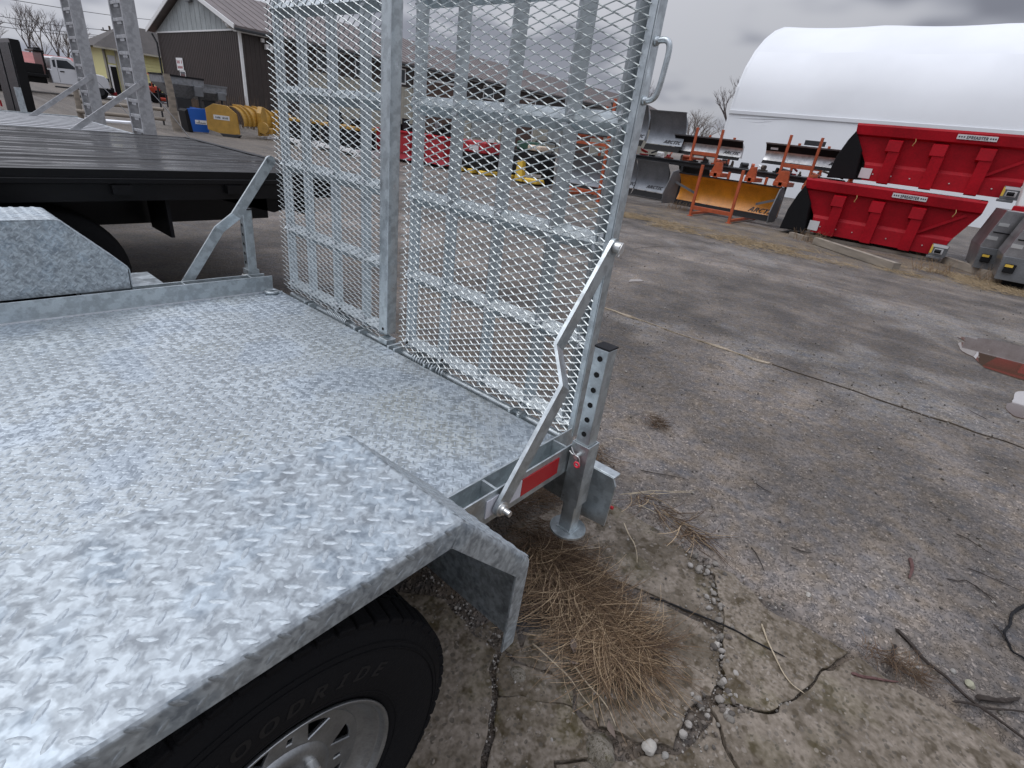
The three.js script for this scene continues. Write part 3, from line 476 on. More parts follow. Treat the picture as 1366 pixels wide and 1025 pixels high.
// ================= NEIGHBOURING TRAILERS =================
{ // black deck-over trailer with wet plank deck
  const t = thing('flatbed_trailer', 'long black flatbed trailer with wet dark plank deck beside the galvanised trailer', 'trailer');
  const xr = 2.26, x0 = -7.2, zn = -3.72, zf = -6.5, y = .97, n = 15, w = (zn - zf - .12) / n;
  for (let k = 0; k < n; k++) { const z = zf + .06 + k * w, q = .004 * R(); mesh('plank', rbx(x0, xr - .07 - .01 * R(), y - .045, y - .004 + q, z + .004, z + w - .004, .005), M.plankBlack[k * 7 % 3], t); }
  mesh('frame', [bx(x0, xr, y - .17, y - .0005, zn - .05, zn), bx(x0, xr, y - .17, y - .0005, zf, zf + .05), bx(xr - .06, xr, y - .17, y + .002, zf + .05, zn - .05), bx(x0, xr - .3, y - .40, y - .18, zn - .62, zn - .5), bx(x0, xr - .3, y - .40, y - .18, zf + .5, zf + .62)], M.blackPaint, t);
  for (const z of [zn + .0015, zf - .0175]) mesh('rub_rail', rbx(x0, xr - .02, y - .075, y - .045, z, z + .016, .004), M.blackPaint, t);
  for (let x = -6.6; x < 2.2; x += .62) mesh('stake_pocket', bx(x, x + .1, y - .13, y - .08, zn + .001, zn + .045), M.blackPaint, t);
  for (let x = -6.9; x < 1.9; x += .6) mesh('crossmember', bx(x, x + .06, y - .18, y - .05, zf + .06, zn - .06), M.blackPaint, t);
  mesh('rear_bumper', [extZ([[xr - .95, y - .172], [xr, y - .172], [xr, y - .30], [xr - .25, y - .36]], zn - .62, zn - .5), bx(xr - .06, xr - .005, y - .36, y - .171, zf + .3, zn - .3)], M.blackPaint, t);
  mesh('tail_lamp', bx(xr + .001, xr + .02, y - .14, y - .07, zn - .35, zn - .18), M.reflRed, t);
  for (const wx of [.52, -.42]) for (const z of [zn - .24, zf + .24]) {
    const wh = new THREE.Group(); wh.name = 'wheel'; t.add(wh); wh.position.set(wx, .375, z);
    const tg = new THREE.LatheGeometry([[.2, -.1], [.3, -.125], [.35, -.115], [.37, -.09], [.373, 0], [.37, .09], [.35, .115], [.3, .125], [.2, .1]].map(p => new THREE.Vector2(...p)), 40); tg.rotateX(Math.PI / 2); mesh('tyre', tg, M.rubber, wh);
    mesh('rim', cyl(.2, .2, .16, 28, [0, 0, 0], [Math.PI / 2, 0, 0]), M.darkSteel, wh);
  }
  mesh('mud_flap', bx(1.12, 1.14, .56, .8, zn - .42, zn - .06), M.blackPlastic, t);
  rebase(t, [-2.4, 0, -5.1]);
}
{ // pale trailer behind it, its two ladder ramps stood up at the tail
  const t = thing('ramp_trailer', 'trailer with pale slatted deck and two tall aluminium ladder ramps standing at its tail', 'trailer');
  const y = .86, zn = -7.85, zf = -10.75, xr = 2.22, n = 11, w = (zn - zf - .1) / n;
  for (let k = 0; k < n; k++) { const z = zf + .05 + k * w; mesh('deck_slat', rbx(-6, xr - .02, y - .006, y, z + .06, z + w - .06, .002), M.alu, t); }
  mesh('deck_sheet', bx(-6, xr - .02, y - .04, y - .0065, zf + .051, zn - .051), M.darkSteel, t);
  mesh('frame', [bx(-6, xr, y - .16, y + .012, zn - .05, zn), bx(-6, xr, y - .16, y + .012, zf, zf + .05), bx(xr - .05, xr, y - .16, y - .002, zf + .05, zn - .05)], M.galv, t);
  for (const zr of [-8.05, -10.17]) {
    const r = new THREE.Group(); r.name = 'ladder_ramp'; t.add(r); r.position.set(2.295, y - .05, zr); r.rotation.z = -.012;
    const H = 1.86, d = .14, W = .44;
    for (const q of [0, 1]) { const z0 = q ? -W : -.035; mesh('side_rail', extZ([[0, 0], [d, 0], [d, H - .22], [d * .5, H], [0, H]], q ? -W : -.006, q ? -W + .006 : 0), M.alu, r); mesh('rail_flange', [bx(-.0005, .006, 0, H, z0 + (q ? .006 : 0), z0 + (q ? .036 : .0285)), bx(d - .006, d, 0, H - .23, z0 + (q ? .006 : 0), z0 + (q ? .036 : .0285))], M.alu, r); }
    for (let k = 0; k < 11; k++) { const yy = .06 + k * .167; mesh('rung', [rbx(.004, .075, yy, yy + .035, -W + .037, -.036, .004), bx(.012, .06, yy - .028, yy, -W + .14, -.14)], M.alu, r); }
    mesh('ramp_brace', [bar([.07, .62, .012], [-.78, -.02, .012], .055, .02), cyl(.03, .03, .03, 14, [.07, .62, .012], [Math.PI / 2, 0, 0])], M.alu, r);
    mesh('cable', tube([[.14, .62, -.2], [.4, .3, -.2], [.62, -.02, -.2]], .005, 12, 5), M.alu, r);
  }
  for (const x of [-.3, -3]) for (const z of [zn - .2, zf + .2]) { const wh = mesh('wheel', cyl(.36, .36, .22, 30, [x, .37, z], [Math.PI / 2, 0, 0]), M.rubber, t); }
  mesh('stake', bar([1.61, .75, zf + .02], [1.61, 1.18, zf + .02], .07, .05), M.galv, t);
  rebase(t, [-1.9, 0, -9.3]);
}
{ // dark trailer further back with folded slatted ramps
  const t = thing('equipment_trailer', 'black equipment trailer with a pair of slatted black ramps folded upright', 'trailer');
  for (let k = 0; k < 2; k++) {
    const rp = new THREE.Group(); rp.name = 'folding_ramp'; t.add(rp); rp.position.set(1.97, .60, -12.75 - k * .9); rp.rotation.z = -.03;
    mesh('frame', [bx(-.03, .10, 0, 1.22, -.03, .02), bx(-.03, .10, 0, 1.22, -.86, -.81), bx(-.03, .10, 1.16, 1.24, -.81, -.03)], M.blackPaint, rp);
    for (let j = 0; j < 8; j++) mesh('slat', bx(-.045, .05, .02, 1.18, -.115 - j * .094, -.045 - j * .094), M.darkSteel, rp);
  }
  mesh('deck', bx(-5, 1.7, .68, .76, -14.9, -12.5), M.blackPaint, t);
  mesh('rail', [rod([-4, 1.18, -12.5], [1.55, 1.18, -12.5], .025), rod([1.0, .76, -12.5], [1.0, 1.18, -12.5], .025), rod([-1, .76, -12.5], [-1, 1.18, -12.5], .025)], M.blackPaint, t);
  mesh('tail_lamp', bx(1.705, 1.73, .8, .9, -13.4, -13.28), M.reflRed, t);
  for (const zz of [-12.7, -14.7]) mesh('wheel', cyl(.36, .36, .22, 30, [-.6, .37, zz], [Math.PI / 2, 0, 0]), M.rubber, t);
  rebase(t, [-1.6, 0, -13.7]);
}
// ================= BUILDINGS =================
const ribbed = (L, pitch, d) => { const o = []; for (let u = 0; u < L - 1e-4; u += pitch) { const e = Math.min(u + pitch, L); o.push([u, 0], [u + pitch * .62, 0], [Math.min(u + pitch * .7, e), d], [Math.min(u + pitch * .92, e), d]); } o.push([L, 0]); return o; };   // outline of ribbed sheet, [along, out]
{
  const t = thing('metal_barn', 'long brown metal barn with pale gable, white corner trim and brown ribbed roof', 'barn');
  const x0 = 13.2, x1 = 62, z0 = -29.5, z1 = -40.4, ye = 4.45, yr = 6.25, zr = (z0 + z1) / 2, yb = 4.22;
  const wallX = (a, b, y0, y1, z) => extY([...ribbed(b - a, .23, .022).map(([u, d]) => [a + u, z + d]), [b, z - .05], [a, z - .05]], y0, y1);
  const wallZ = (a, b, y0, y1, x) => extY([...ribbed(b - a, .23, .022).map(([u, d]) => [x - d, a + u]), [x + .05, b], [x + .05, a]].reverse(), y0, y1);
  mesh('gable_wall', wallZ(z1, z0, 0, yb, x0), M.brownMetal, t).userData.label = 'brown ribbed gable wall';
  const gp = mesh('gable_panel', extX([[z0 + .1, yb + .03], [zr, yr - .12], [z1 - .1, yb + .03]], x0 - .03, x0 + .04), M.palePanel, t);
  for (let k = 1; k < 18; k++) { const z = mixn(z0, z1, k / 18), top = yb + (yr - .15 - yb) * (1 - Math.abs(z - zr) / (z0 - zr)) - .05; if (top > yb + .15) mesh('batten', bx(x0 - .042, x0 - .0305, yb + .04, top, z - .012, z + .012), M.palePanel, gp); }
  mesh('trim_band', bx(x0 - .06, x0 - .032, yb - .02, yb + .05, z1, z0), M.white, t);
  mesh('side_wall', wallX(x0 + .06, 16.3, 0, ye - .1, z0), M.brownMetal, t);
  mesh('side_wall', wallX(16.3, x1, 3.05, ye - .1, z0), M.brownMetal, t);
  mesh('wainscot', wallX(16.3, x1, 0, 3.04, z0), M.cream, t).userData.label = 'cream lower wall panels';
  mesh('corner_trim', [bx(x0 - .07, x0 + .05, 0, ye - .15, z0 - .02, z0 + .075)], M.white, t);
  mesh('rear_wall', [bx(x0 + .06, x1, 0, ye - .1, z1 - .05, z1), bx(x1, x1 + .1, 0, ye, z1, z0)], M.brownMetal, t);
  for (const s of [0, 1]) { const zE = s ? z1 - .45 : z0 + .45, g = extX([[zE, ye - .2], [zr, yr], [zr, yr + .1], [zE, ye - .1]], x0 - .4, x1 + .3); const rf = mesh('roof', g, M.roofBrown, t);
    const L = Math.hypot(zr - zE, yr + .2 - ye), ribs = []; for (let x = x0 - .3; x < x1; x += .46) ribs.push(bar([x, ye - .09, zE], [x, yr + .11, zr], .05, .03, [0, 1, 0])); mesh('roof_rib', ribs, M.roofBrown, rf).userData.kind = 'stuff';
    mesh('rake_trim', bar([x0 - .42, ye - .16, zE], [x0 - .42, yr + .03, zr], .04, .2, [0, 1, 0]), M.white, t); }
  mesh('gutter', [rbx(x0 - .4, x1, ye - .30, ye - .19, z0 + .40, z0 + .52, .02)], M.darkSteel, t);
  mesh('soffit', bx(x0 - .3, x1, ye - .33, ye - .305, z0 + .06, z0 + .42), M.white, t);
  mesh('downspout', [rod([x0 - .25, ye - .3, z1 - .1], [x0 - .12, ye - .75, z1 + .1], .05), rod([x0 - .12, ye - .75, z1 + .1], [x0 - .12, .1, z1 + .12], .05)], M.darkSteel, t);
  const sg = mesh('sign_panel', bx(x0 - .06, x0 - .035, 2.35, 2.98, -37.9, -36.95), M.white, t); 
  { const w = []; for (let k = 0; k < 5; k++) if (k !== 3) w.push(bx(x0 - .064, x0 - .0605, 2.70, 2.86 - .02 * (k % 2), -37.80 + k * .155, -37.70 + k * .155)); for (let k = 0; k < 7; k++) w.push(bx(x0 - .064, x0 - .0605, 2.45, 2.58 - .02 * (k % 2), -37.80 + k * .11, -37.72 + k * .11)); mesh('sign_lettering', w, std([.38, .12, .13]), sg); }
  const bxp = mesh('window', bx(x0 - .05, x0 - .033, 1.65, 2.3, -37.55, -36.85), M.glass, t); mesh('window_frame', [bx(x0 - .06, x0 - .034, 2.3, 2.36, -37.6, -36.8), bx(x0 - .06, x0 - .034, 1.6, 2.3, -36.85, -36.8), bx(x0 - .06, x0 - .034, 1.6, 2.3, -37.6, -37.55)], M.white, bxp);
  mesh('flood_lamp', [place(new THREE.SphereGeometry(.16, 12, 8), [x0 - .18, 4.62, -30.45]), place(new THREE.SphereGeometry(.16, 12, 8), [x0 - .18, 4.42, -30.1]), rod([x0 - .03, 4.5, -30.3], [x0 - .15, 4.5, -30.3], .04)], M.white, t);
  mesh('wall_lamp', [bx(14.35, 14.75, 3.62, 3.85, z0 + .03, z0 + .2), cyl(.09, .09, .16, 10, [14.25, 3.98, z0 + .12])], M.white, t);
  mesh('vent_hood', bx(x0 - .2, x0 - .04, 5.5, 5.85, zr - .05, zr + .55), M.greySteel, t);
  for (const [a, b] of [[23.9, 27.4], [32.6, 36.1], [41, 45]]) { const d = mesh('sliding_door', wallX(a, b, .05, 3.6, z0 + .06), M.brownDoor, t); mesh('door_frame', [bx(a - .12, a, .05, 3.62, z0 + .03, z0 + .1), bx(b, b + .12, .05, 3.62, z0 + .03, z0 + .1), bx(a - .12, b + .12, 3.62, 3.74, z0 + .03, z0 + .1)], M.white, d); }
  for (const x of [17.2, 19.6, 22.1, 30.2]) { const d = mesh('window', bx(x, x + 1.0, 3.25, 3.95, z0 + .025, z0 + .04), M.glass, t); mesh('window_frame', [bx(x - .06, x + 1.06, 3.95, 4.02, z0 + .025, z0 + .06), bx(x - .06, x + 1.06, 3.18, 3.25, z0 + .025, z0 + .06), bx(x - .06, x, 3.25, 3.95, z0 + .025, z0 + .06), bx(x + 1, x + 1.06, 3.25, 3.95, z0 + .025, z0 + .06)], M.white, d); }
  for (const x of [29.2, 38.4]) { mesh('light_panel', bx(x, x + 2.9, .6, 3.02, z0 + .025, z0 + .05), M.palePanel, t); }
  mesh('wall_lamp', [cyl(.16, .2, .3, 12, [31.6, 3.0, z0 + .25]), rod([31.6, 3.2, z0], [31.6, 3.2, z0 + .25], .03)], M.black, t);
  rebase(t, [37, 0, zr]);
}
{ // yellow house
  const z = -51, t = thing('yellow_house', 'pale yellow lap-sided building with dark shingle roof behind the brown barn', 'house'), gy = .45;
  const x0 = 12.9, x1 = 19, top = 3.45, zb = -55;
  mesh('wall', [bx(x0 + .05, x1, gy, top, z - .3, z - .02), bx(x0, x0 + .2, gy, top, zb, z - .02)], M.yellowSiding, t);
  for (let k = 0; k < 14; k++) mesh('siding_board', [extX([[z, gy + k * .215], [z + .035, gy + k * .215], [z + .008, gy + k * .215 + .21], [z, gy + k * .215 + .21]], x0 + .9, x1)], M.yellowSiding, t);
  mesh('corner_post', [bx(x0, x0 + .12, gy, top, z, z + .06), bx(x0 + .75, x0 + .9, gy, top, z, z + .06), bx(x0 + 1.1, x0 + 1.22, gy, top, z + .036, z + .07)], M.cream, t);
  const rf = mesh('roof', [(() => { const g = new THREE.BufferGeometry(); const A = [x0 - .6, top, z + .6], B = [x1 + .6, top, z + .6], C = [x1 - 2, 5.2, -53], D = [x0 + 2.2, 5.2, -53], E = [x0 - .6, top, zb - .5], F = [x1 + .6, top, zb - .5]; g.setAttribute('position', new THREE.Float32BufferAttribute([...A, ...B, ...C, ...A, ...C, ...D, ...E, ...A, ...D, ...E, ...D, ...C, ...E, ...C, ...F, ...B, ...F, ...C, ...A, ...E, ...B, ...B, ...E, ...F], 3)); g.computeVertexNormals(); return g; })()], M.roofDark, t);
  mesh('fascia', bx(x0 - .6, x1 + .6, top - .12, top - .005, z + .56, z + .6), M.cream, t);
  const d = mesh('door', bx(x0 + .3, x0 + .68, gy, 2.3, z - .02, z + .02), M.black, t); mesh('door_frame', [bx(x0 + .2, x0 + .3, gy, 2.4, z - .02, z + .05), bx(x0 + .3, x0 + .68, 2.3, 2.4, z - .02, z + .05)], M.white, d);
  mesh('notice', bx(x0 + .25, x0 + .7, 2.5, 3.0, z + .0, z + .03), M.decal, t);
  mesh('vent_pipe', [rod([14.3, 3.9, -51.5], [14.2, 4.9, -51.5], .05)], M.darkSteel, t);
  rebase(t, [15, gy, -55]);
}
{ const t = thing('pylon_sign', 'red and yellow roadside sign rising above the yellow house roof', 'sign'); mesh('sign_panel', bx(16.9, 17.5, 4.95, 5.5, -62.1, -61.9), std([.42, .06, .04]), t); mesh('sign_face', bx(17.15, 17.5, 4.5, 5.2, -61.89, -61.8), std([.7, .42, .05]), t); mesh('post', rod([17.3, .5, -62], [17.3, 5, -62], .12), M.greySteel, t); rebase(t, [16.8, .6, -62]); }
{ const t = thing('red_roof_shed', 'long low building with faded red metal roof behind the white pickup', 'building'); const z = -62; mesh('wall', bx(-25, 15.5, .6, 1.6, z - 6, z), M.cream, t);
  mesh('roof', extX([[z + .6, 1.3], [z - 3, 2.75], [z - 6.6, 1.3]], -26, 16), M.roofRed, t); for (let x = -24; x < 14; x += 4.4) mesh('window', bx(x, x + 1.2, .9, 1.25, z + .001, z + .03), M.glass, t); rebase(t, [-5, .6, z - 3]); }
{ // fabric dome
  const t = thing('fabric_dome', 'huge white fabric hoop building standing behind the plow racks', 'building');
  const prof = []; const xw = 27.75, xc = 28.05, W = 14.4, hC = 3.42, top = 7.95;
  prof.push([xw, 0], [xc, hC]); for (let k = 1; k < 16; k++) { const a = k / 16 * Math.PI; const ex = -Math.cos(a), ey = Math.sin(a) ** .92; prof.push([xc + (W / 2) * (1 + ex) + .0, hC + (top - hC) * ey]); } prof.push([xc + W, hC], [xc + W + .3, 0]);
  const z0 = -10.62, z1 = 34, nz = 90, pos = [], P = (k, j) => { const z = mixn(z0, z1, j / nz), b = Math.abs(Math.sin((z - z0) / 4.6 * Math.PI)); const [x, y] = prof[k]; const cx = xc + W / 2, s = k > 1 && k < prof.length - 2 ? 1 - .012 * b : 1; return [cx + (x - cx) * s, y > hC + .01 ? hC + (y - hC) * (1 - .018 * b) : y, z]; };
  const wrink = (k, j) => { const p = P(k, j); if (k === 1) p[1] += .02 * Math.sin(p[2] * 3.1); return p; };
  for (let j = 0; j < nz; j++) for (let k = 0; k < prof.length - 1; k++) { const a = wrink(k, j), b = wrink(k, j + 1), c = wrink(k + 1, j + 1), d = wrink(k + 1, j); pos.push(...a, ...b, ...c, ...a, ...c, ...d); }
  const g = new THREE.BufferGeometry(); g.setAttribute('position', new THREE.Float32BufferAttribute(pos, 3)); g.computeVertexNormals();
  const cv = mesh('fabric_cover', toCreasedNormals(g, .6), M.fabric, t);
  mesh('end_wall', extZ(prof.map(([x, y]) => [x, y]), z0 + .05, z0 + .12), M.fabric, t);
  mesh('hem_flap', rbx(xc - .07, xc - .02, hC - .14, hC + .03, z0 + .02, z1, .02), M.fabric, t);
  // slack folds hang below the hem at the corner
  const fold = []; for (let k = 0; k < 5; k++) { const y = hC - .12 - k * .13; fold.push(tube([[xc - .012 - .0 * k, y - .05, z0 + .25 + k * .1], [xc - .03, y - .01, z0 + 1.2 + .5 * R()], [xc - .02, y + .06, z0 + 2 + .8 * R()]], .018, 12, 5)); } mesh('fold', fold, M.fabric, cv);
  rebase(t, [35, 0, 11]);
}
// ================= PLOWS, RACKS, SPREADERS ALONG THE EDGE OF THE LOT =================
// a curved moldboard standing across z, hollow side towards -x; local origin at the middle of its foot
const moldProfile = (h, lean = .16, n = 12) => { const o = []; for (let k = 0; k <= n; k++) { const t = k / n; o.push([-lean * .55 * (1 - t) ** 1.6 + lean * (Math.sin(t * Math.PI) * .95) - lean * .75 * t ** 2, h * t]); } return o; };
const bladeText = (txt, prof, size, zStart, s0, mat) => {                          // lettering bent onto the blade, slanted
  const g = new TextGeometry(txt, { font, size, depth: .004, curveSegments: 2 }); g.computeBoundingBox(); const p = g.attributes.position, n = prof.length;
  const at = y => { const t = cl1(y / prof[n - 1][1]) * (n - 1), i = Math.min(n - 2, Math.floor(t)), f = t - i; return mixn(prof[i][0], prof[i + 1][0], f); };
  for (let i = 0; i < p.count; i++) { const X = p.getX(i) * 1.25 + p.getY(i) * .45, Y = p.getY(i) + s0, Zd = p.getZ(i); p.setXYZ(i, at(Y) - .008 - Zd, Y, zStart + X); } g.computeVertexNormals(); return g; };
function plow(label, W, h, at, o = {}) {
  const t = thing('snow_plow', label, 'plow', o.group, at, o.turn ?? 0), prof = moldProfile(h, o.lean ?? .17), th = .012, e = .13;
  const cut = prof.filter(p => p[1] >= e * h * .9), sh = [...cut, ...cut.slice().reverse().map(([x, y]) => [x + th, y])];
  const bl = mesh('moldboard', toCreasedNormals(flat(extZ(sh, -W / 2, W / 2)), .5), o.mat ?? M.plowGrey, t);
  mesh('cutting_edge', extZ([[prof[0][0] - .012, 0], [cut[0][0] - .014, e * h + .02], [cut[0][0] + .002, e * h + .02], [prof[0][0] + .012, 0]], -W / 2 + .005, W / 2 - .005), M.black, t);
  const tp = prof.at(-1); mesh('top_edge', extZ([[tp[0] - .03, h - .004], [tp[0] + .03, h - .004], [tp[0] + .03, h + .028], [tp[0] - .045, h + .03]], -W / 2 - .004, W / 2 + .004), o.topMat ?? M.greySteel, t);
  for (const z of [-W / 2 + .02, -W / 6, W / 6, W / 2 - .02]) mesh('rib', extZ([...cut.map(([x, y]) => [x + th, y]), [.17, h * .75], [.2, e * h]], z - .008, z + .008), o.mat ?? M.plowGrey, t);
  if (o.text) mesh('blade_lettering', bladeText(o.text, prof, o.size ?? .13, o.zt ?? W * .08, h * (o.ty ?? .3), M.ink), M.ink, bl);
  if (o.shield) { const up = prof.filter(p => p[1] > h * .66); mesh('snow_deflector', extZ([...up.map(([x, y]) => [x - .012, y]), ...up.slice().reverse().map(([x, y]) => [x - .003, y])], -W / 2, W / 2), M.black, t); }
  if (o.tag) mesh('label_plate', bx(-.02 + prof[9][0] - .03, prof[9][0] - .02, h * .74, h * .86, -W / 2 + .12, -W / 2 + .3), M.decal, bl);
  return t;
}
const XB = 15.2;
plow('tall dark grey plow blade raised on the rack beside the silver blades', 1.12, 1.0, [XB, 1.34, -7.42], { text: 'ARCTIC', size: .085, zt: -.02, ty: .22 });
plow('tall dark grey plow blade raised on the rack, half hidden by the gate post', 1.25, 1.04, [XB - .02, 1.40, -8.68], { text: 'ARCTIC', size: .085, zt: .05, ty: .22 });
plow('dark grey plow blade on the ground below the raised grey blades', 1.02, .98, [XB, .05, -7.56], { text: 'ARCTIC', size: .085, zt: -.12, ty: .25 });
plow('dark grey plow blade on the ground beside the upright gate post', 1.05, .98, [XB - .02, .05, -8.62], { text: 'ARCTIC', size: .085, zt: .0, ty: .25 });
plow('bare silver plow blade with black deflector racked beside the grey blades', 1.95, .46, [XB + .1, 1.34, -6.15], { mat: M.plowSilver, text: 'ARCTIC', size: .07, zt: .48, ty: .3, shield: true, lean: .12 });
plow('bare silver plow blade with black deflector racked behind the red spreader hoppers', 2.25, .46, [XB + .1, 1.36, -3.45], { mat: M.plowSilver, text: 'ARCTIC', size: .07, zt: .42, ty: .3, shield: true, lean: .12, tag: true });
plow('darkest plow blade on the ground between the grey blade and the orange plow', .95, .96, [15.75, .05, -6.5], { mat: M.darkSteel });
{ // orange plow with folding grey wings
  const t = plow('orange plow blade with grey end wings and black cutting edge', 2.62, .78, [14.05, .1, -4.82], { mat: M.orangePlow, text: 'ARCTIC', size: .105, zt: .62, ty: .2, topMat: M.darkSteel, lean: .2 });
  for (const s of [-1, 1]) {
    const wg = mesh('end_wing', place(extZ([[-.46, .0], [-.02, .02], [.02, .72], [-.10, .86], [-.30, .80], [-.5, .25]], -.01, .01, .003), [-.02, 0, s * 1.33], [0, s > 0 ? -.2 : -.35, 0], s > 0 ? [.8, .95, 1] : [1, 1, 1]), M.greySteel, t);
    mesh('wing_strut', bar([-.18, .56, s * 1.36], [-.02, .34, s * .78], .055, .02, [1, 0, 0]), M.greySteel, wg);
  }
}
plow('dark plow blade held inside the nearest orange rack', 1.7, .9, [12.75, .12, -8.05], { lean: .16, mat: M.plowGrey });
plow('dark plow blade stacked on top of the nearest orange rack', 1.7, .62, [12.75, 1.5, -8.05], { lean: .14, mat: M.darkSteel });
function rack(label, at, w, h, d, o = {}) {                                         // orange tube stand: two tall front posts, feet, cross bars
  const t = thing('plow_rack', label, 'rack', 'orange plow racks', at), r = .03;
  for (const s of [-1, 1]) {
    mesh('post', [rbx(-r, r, 0, h, s * w / 2 - r, s * w / 2 + r, .006), rbx(-.06, .06, 0, .015, s * w / 2 - .06, s * w / 2 + .06, .004)], M.orange, t);
    mesh('foot_beam', rbx(-.02, d, .03, .09, s * w / 2 - r * .9, s * w / 2 + r * .9, .006), M.orange, t);
    mesh('rear_post', rbx(d, d + .055, 0, h * (o.back ?? .9), s * w / 2 - r, s * w / 2 + r, .006), M.orange, t);
  }
  mesh('cross_bar', rbx(-r * .9, r * .9, .16, .25, -w / 2 + r, w / 2 - r, .006), M.orange, t);
  mesh('cross_bar', rbx(d, d + .05, .16, .25, -w / 2 + r, w / 2 - r, .006), M.orange, t);
  if (o.top) mesh('cross_bar', rbx(-r * .9, r * .9, h - .09, h - .02, -w / 2 + r, w / 2 - r, .006), M.orange, t);
  if (o.plate) mesh('rack_plate', [bx(d + .01, d + .03, h * .82, h * .95, -w * .35, w * .35), bx(d + .004, d + .01, h * .84, h * .93, -w * .28, w * .3)], M.darkSteel, t);
  return t;
}
rack('orange rack standing in front of the orange plow', [12.9, 0, -4.68], .97, 1.17, 1.9);
rack('orange rack carrying the silver blade beside the grey blades', [14.8, 1.2, -5.97], .70, .82, .95, { back: .85 });
rack('orange rack carrying the silver blade behind the red hoppers', [14.8, 1.17, -3.58], .70, .88, .95, { back: .85, plate: true });
rack('orange rack seen through the mesh gate holding a dark blade', [11.95, 0, -7.8], 1.02, 1.38, 1.3, { top: true });
rack('orange rack stacked on another one, seen through the mesh gate', [11.95, 1.42, -7.8], 1.02, .92, 1.3);
{ // shelf and odds and ends between the two layers of blades
  const t = thing('storage_rack', 'low dark steel shelf full of plow brackets under the raised blades', 'shelf');
  mesh('beam', [rbx(15.36, 15.44, 1.02, 1.12, -9.3, -2.4, .01), rbx(16.4, 16.48, 1.02, 1.12, -9.3, -2.4, .01)], M.darkSteel, t);
  for (const z of [-9.2, -6.75, -4.1, -2.5]) mesh('upright', [rbx(15.36, 15.44, 0, 1.02, z - .04, z + .04, .008), rbx(16.4, 16.48, 0, 1.02, z - .04, z + .04, .008)], M.darkSteel, t);
  mesh('deck_board', rbx(15.3, 16.5, 1.125, 1.16, -9.3, -2.4, .006), M.darkSteel, t);
  rebase(t, [15.4, 0, -5.8]);
  const cols = [M.orange, M.darkSteel, M.orange, M.white, M.redDull, M.bark, M.black, M.darkSteel];
  for (let k = 0; k < 30; k++) {
    const z = -9.1 + k * .225 + .16 * R(), x = 15.45 + .4 * R(), m = cols[Math.floor(R() * cols.length)], h = .05 + .13 * R() * R(), w = .07 + .2 * R(), L = .1 + .25 * R();
    const b = thing('plow_bracket', 'small steel plow bracket lying on the dark steel shelf', 'bracket', 'brackets on the plow shelf', [x, 1.165, z], R() * 3);
    mesh('base', rbx(-L / 2, L / 2, 0, .04, -w / 2, w / 2, .005), m, b); const q = R();
    mesh('lug', q < .4 ? [rod([-L * .6, .06 + h * .3, 0], [L * .6, .06 + h, w * .2], .025)] : q < .7 ? [extZ([[-L / 2, .03], [L * .3, .03], [L * .1, h + .05], [-L * .4, h + .03]], -w * .3, w * .2)] : [cyl(.06, .06, w, 14, [0, .09, 0], [Math.PI / 2, 0, 0])], m, b);
  }
  for (const [z, w] of [[-3.75, .34], [-3.1, .3], [-4.5, .26], [-5.4, .3]]) { const b = thing('push_frame', 'orange plow push frame piece behind the orange blade', 'plow part', 'push frames behind the orange blade', [14.5, 0, z]); mesh('arm', [rbx(-.05, .05, .1, 1.02, -.05, .05, .01), rbx(-.05, .6, .9, 1.0, -w / 2, w / 2, .01)], M.orange, b); mesh('head', extX([[-w / 2, .98], [w / 2, .98], [w * .35, 1.26], [-w * .2, 1.24]], -.04, .04, .005), M.orange, b); }
}
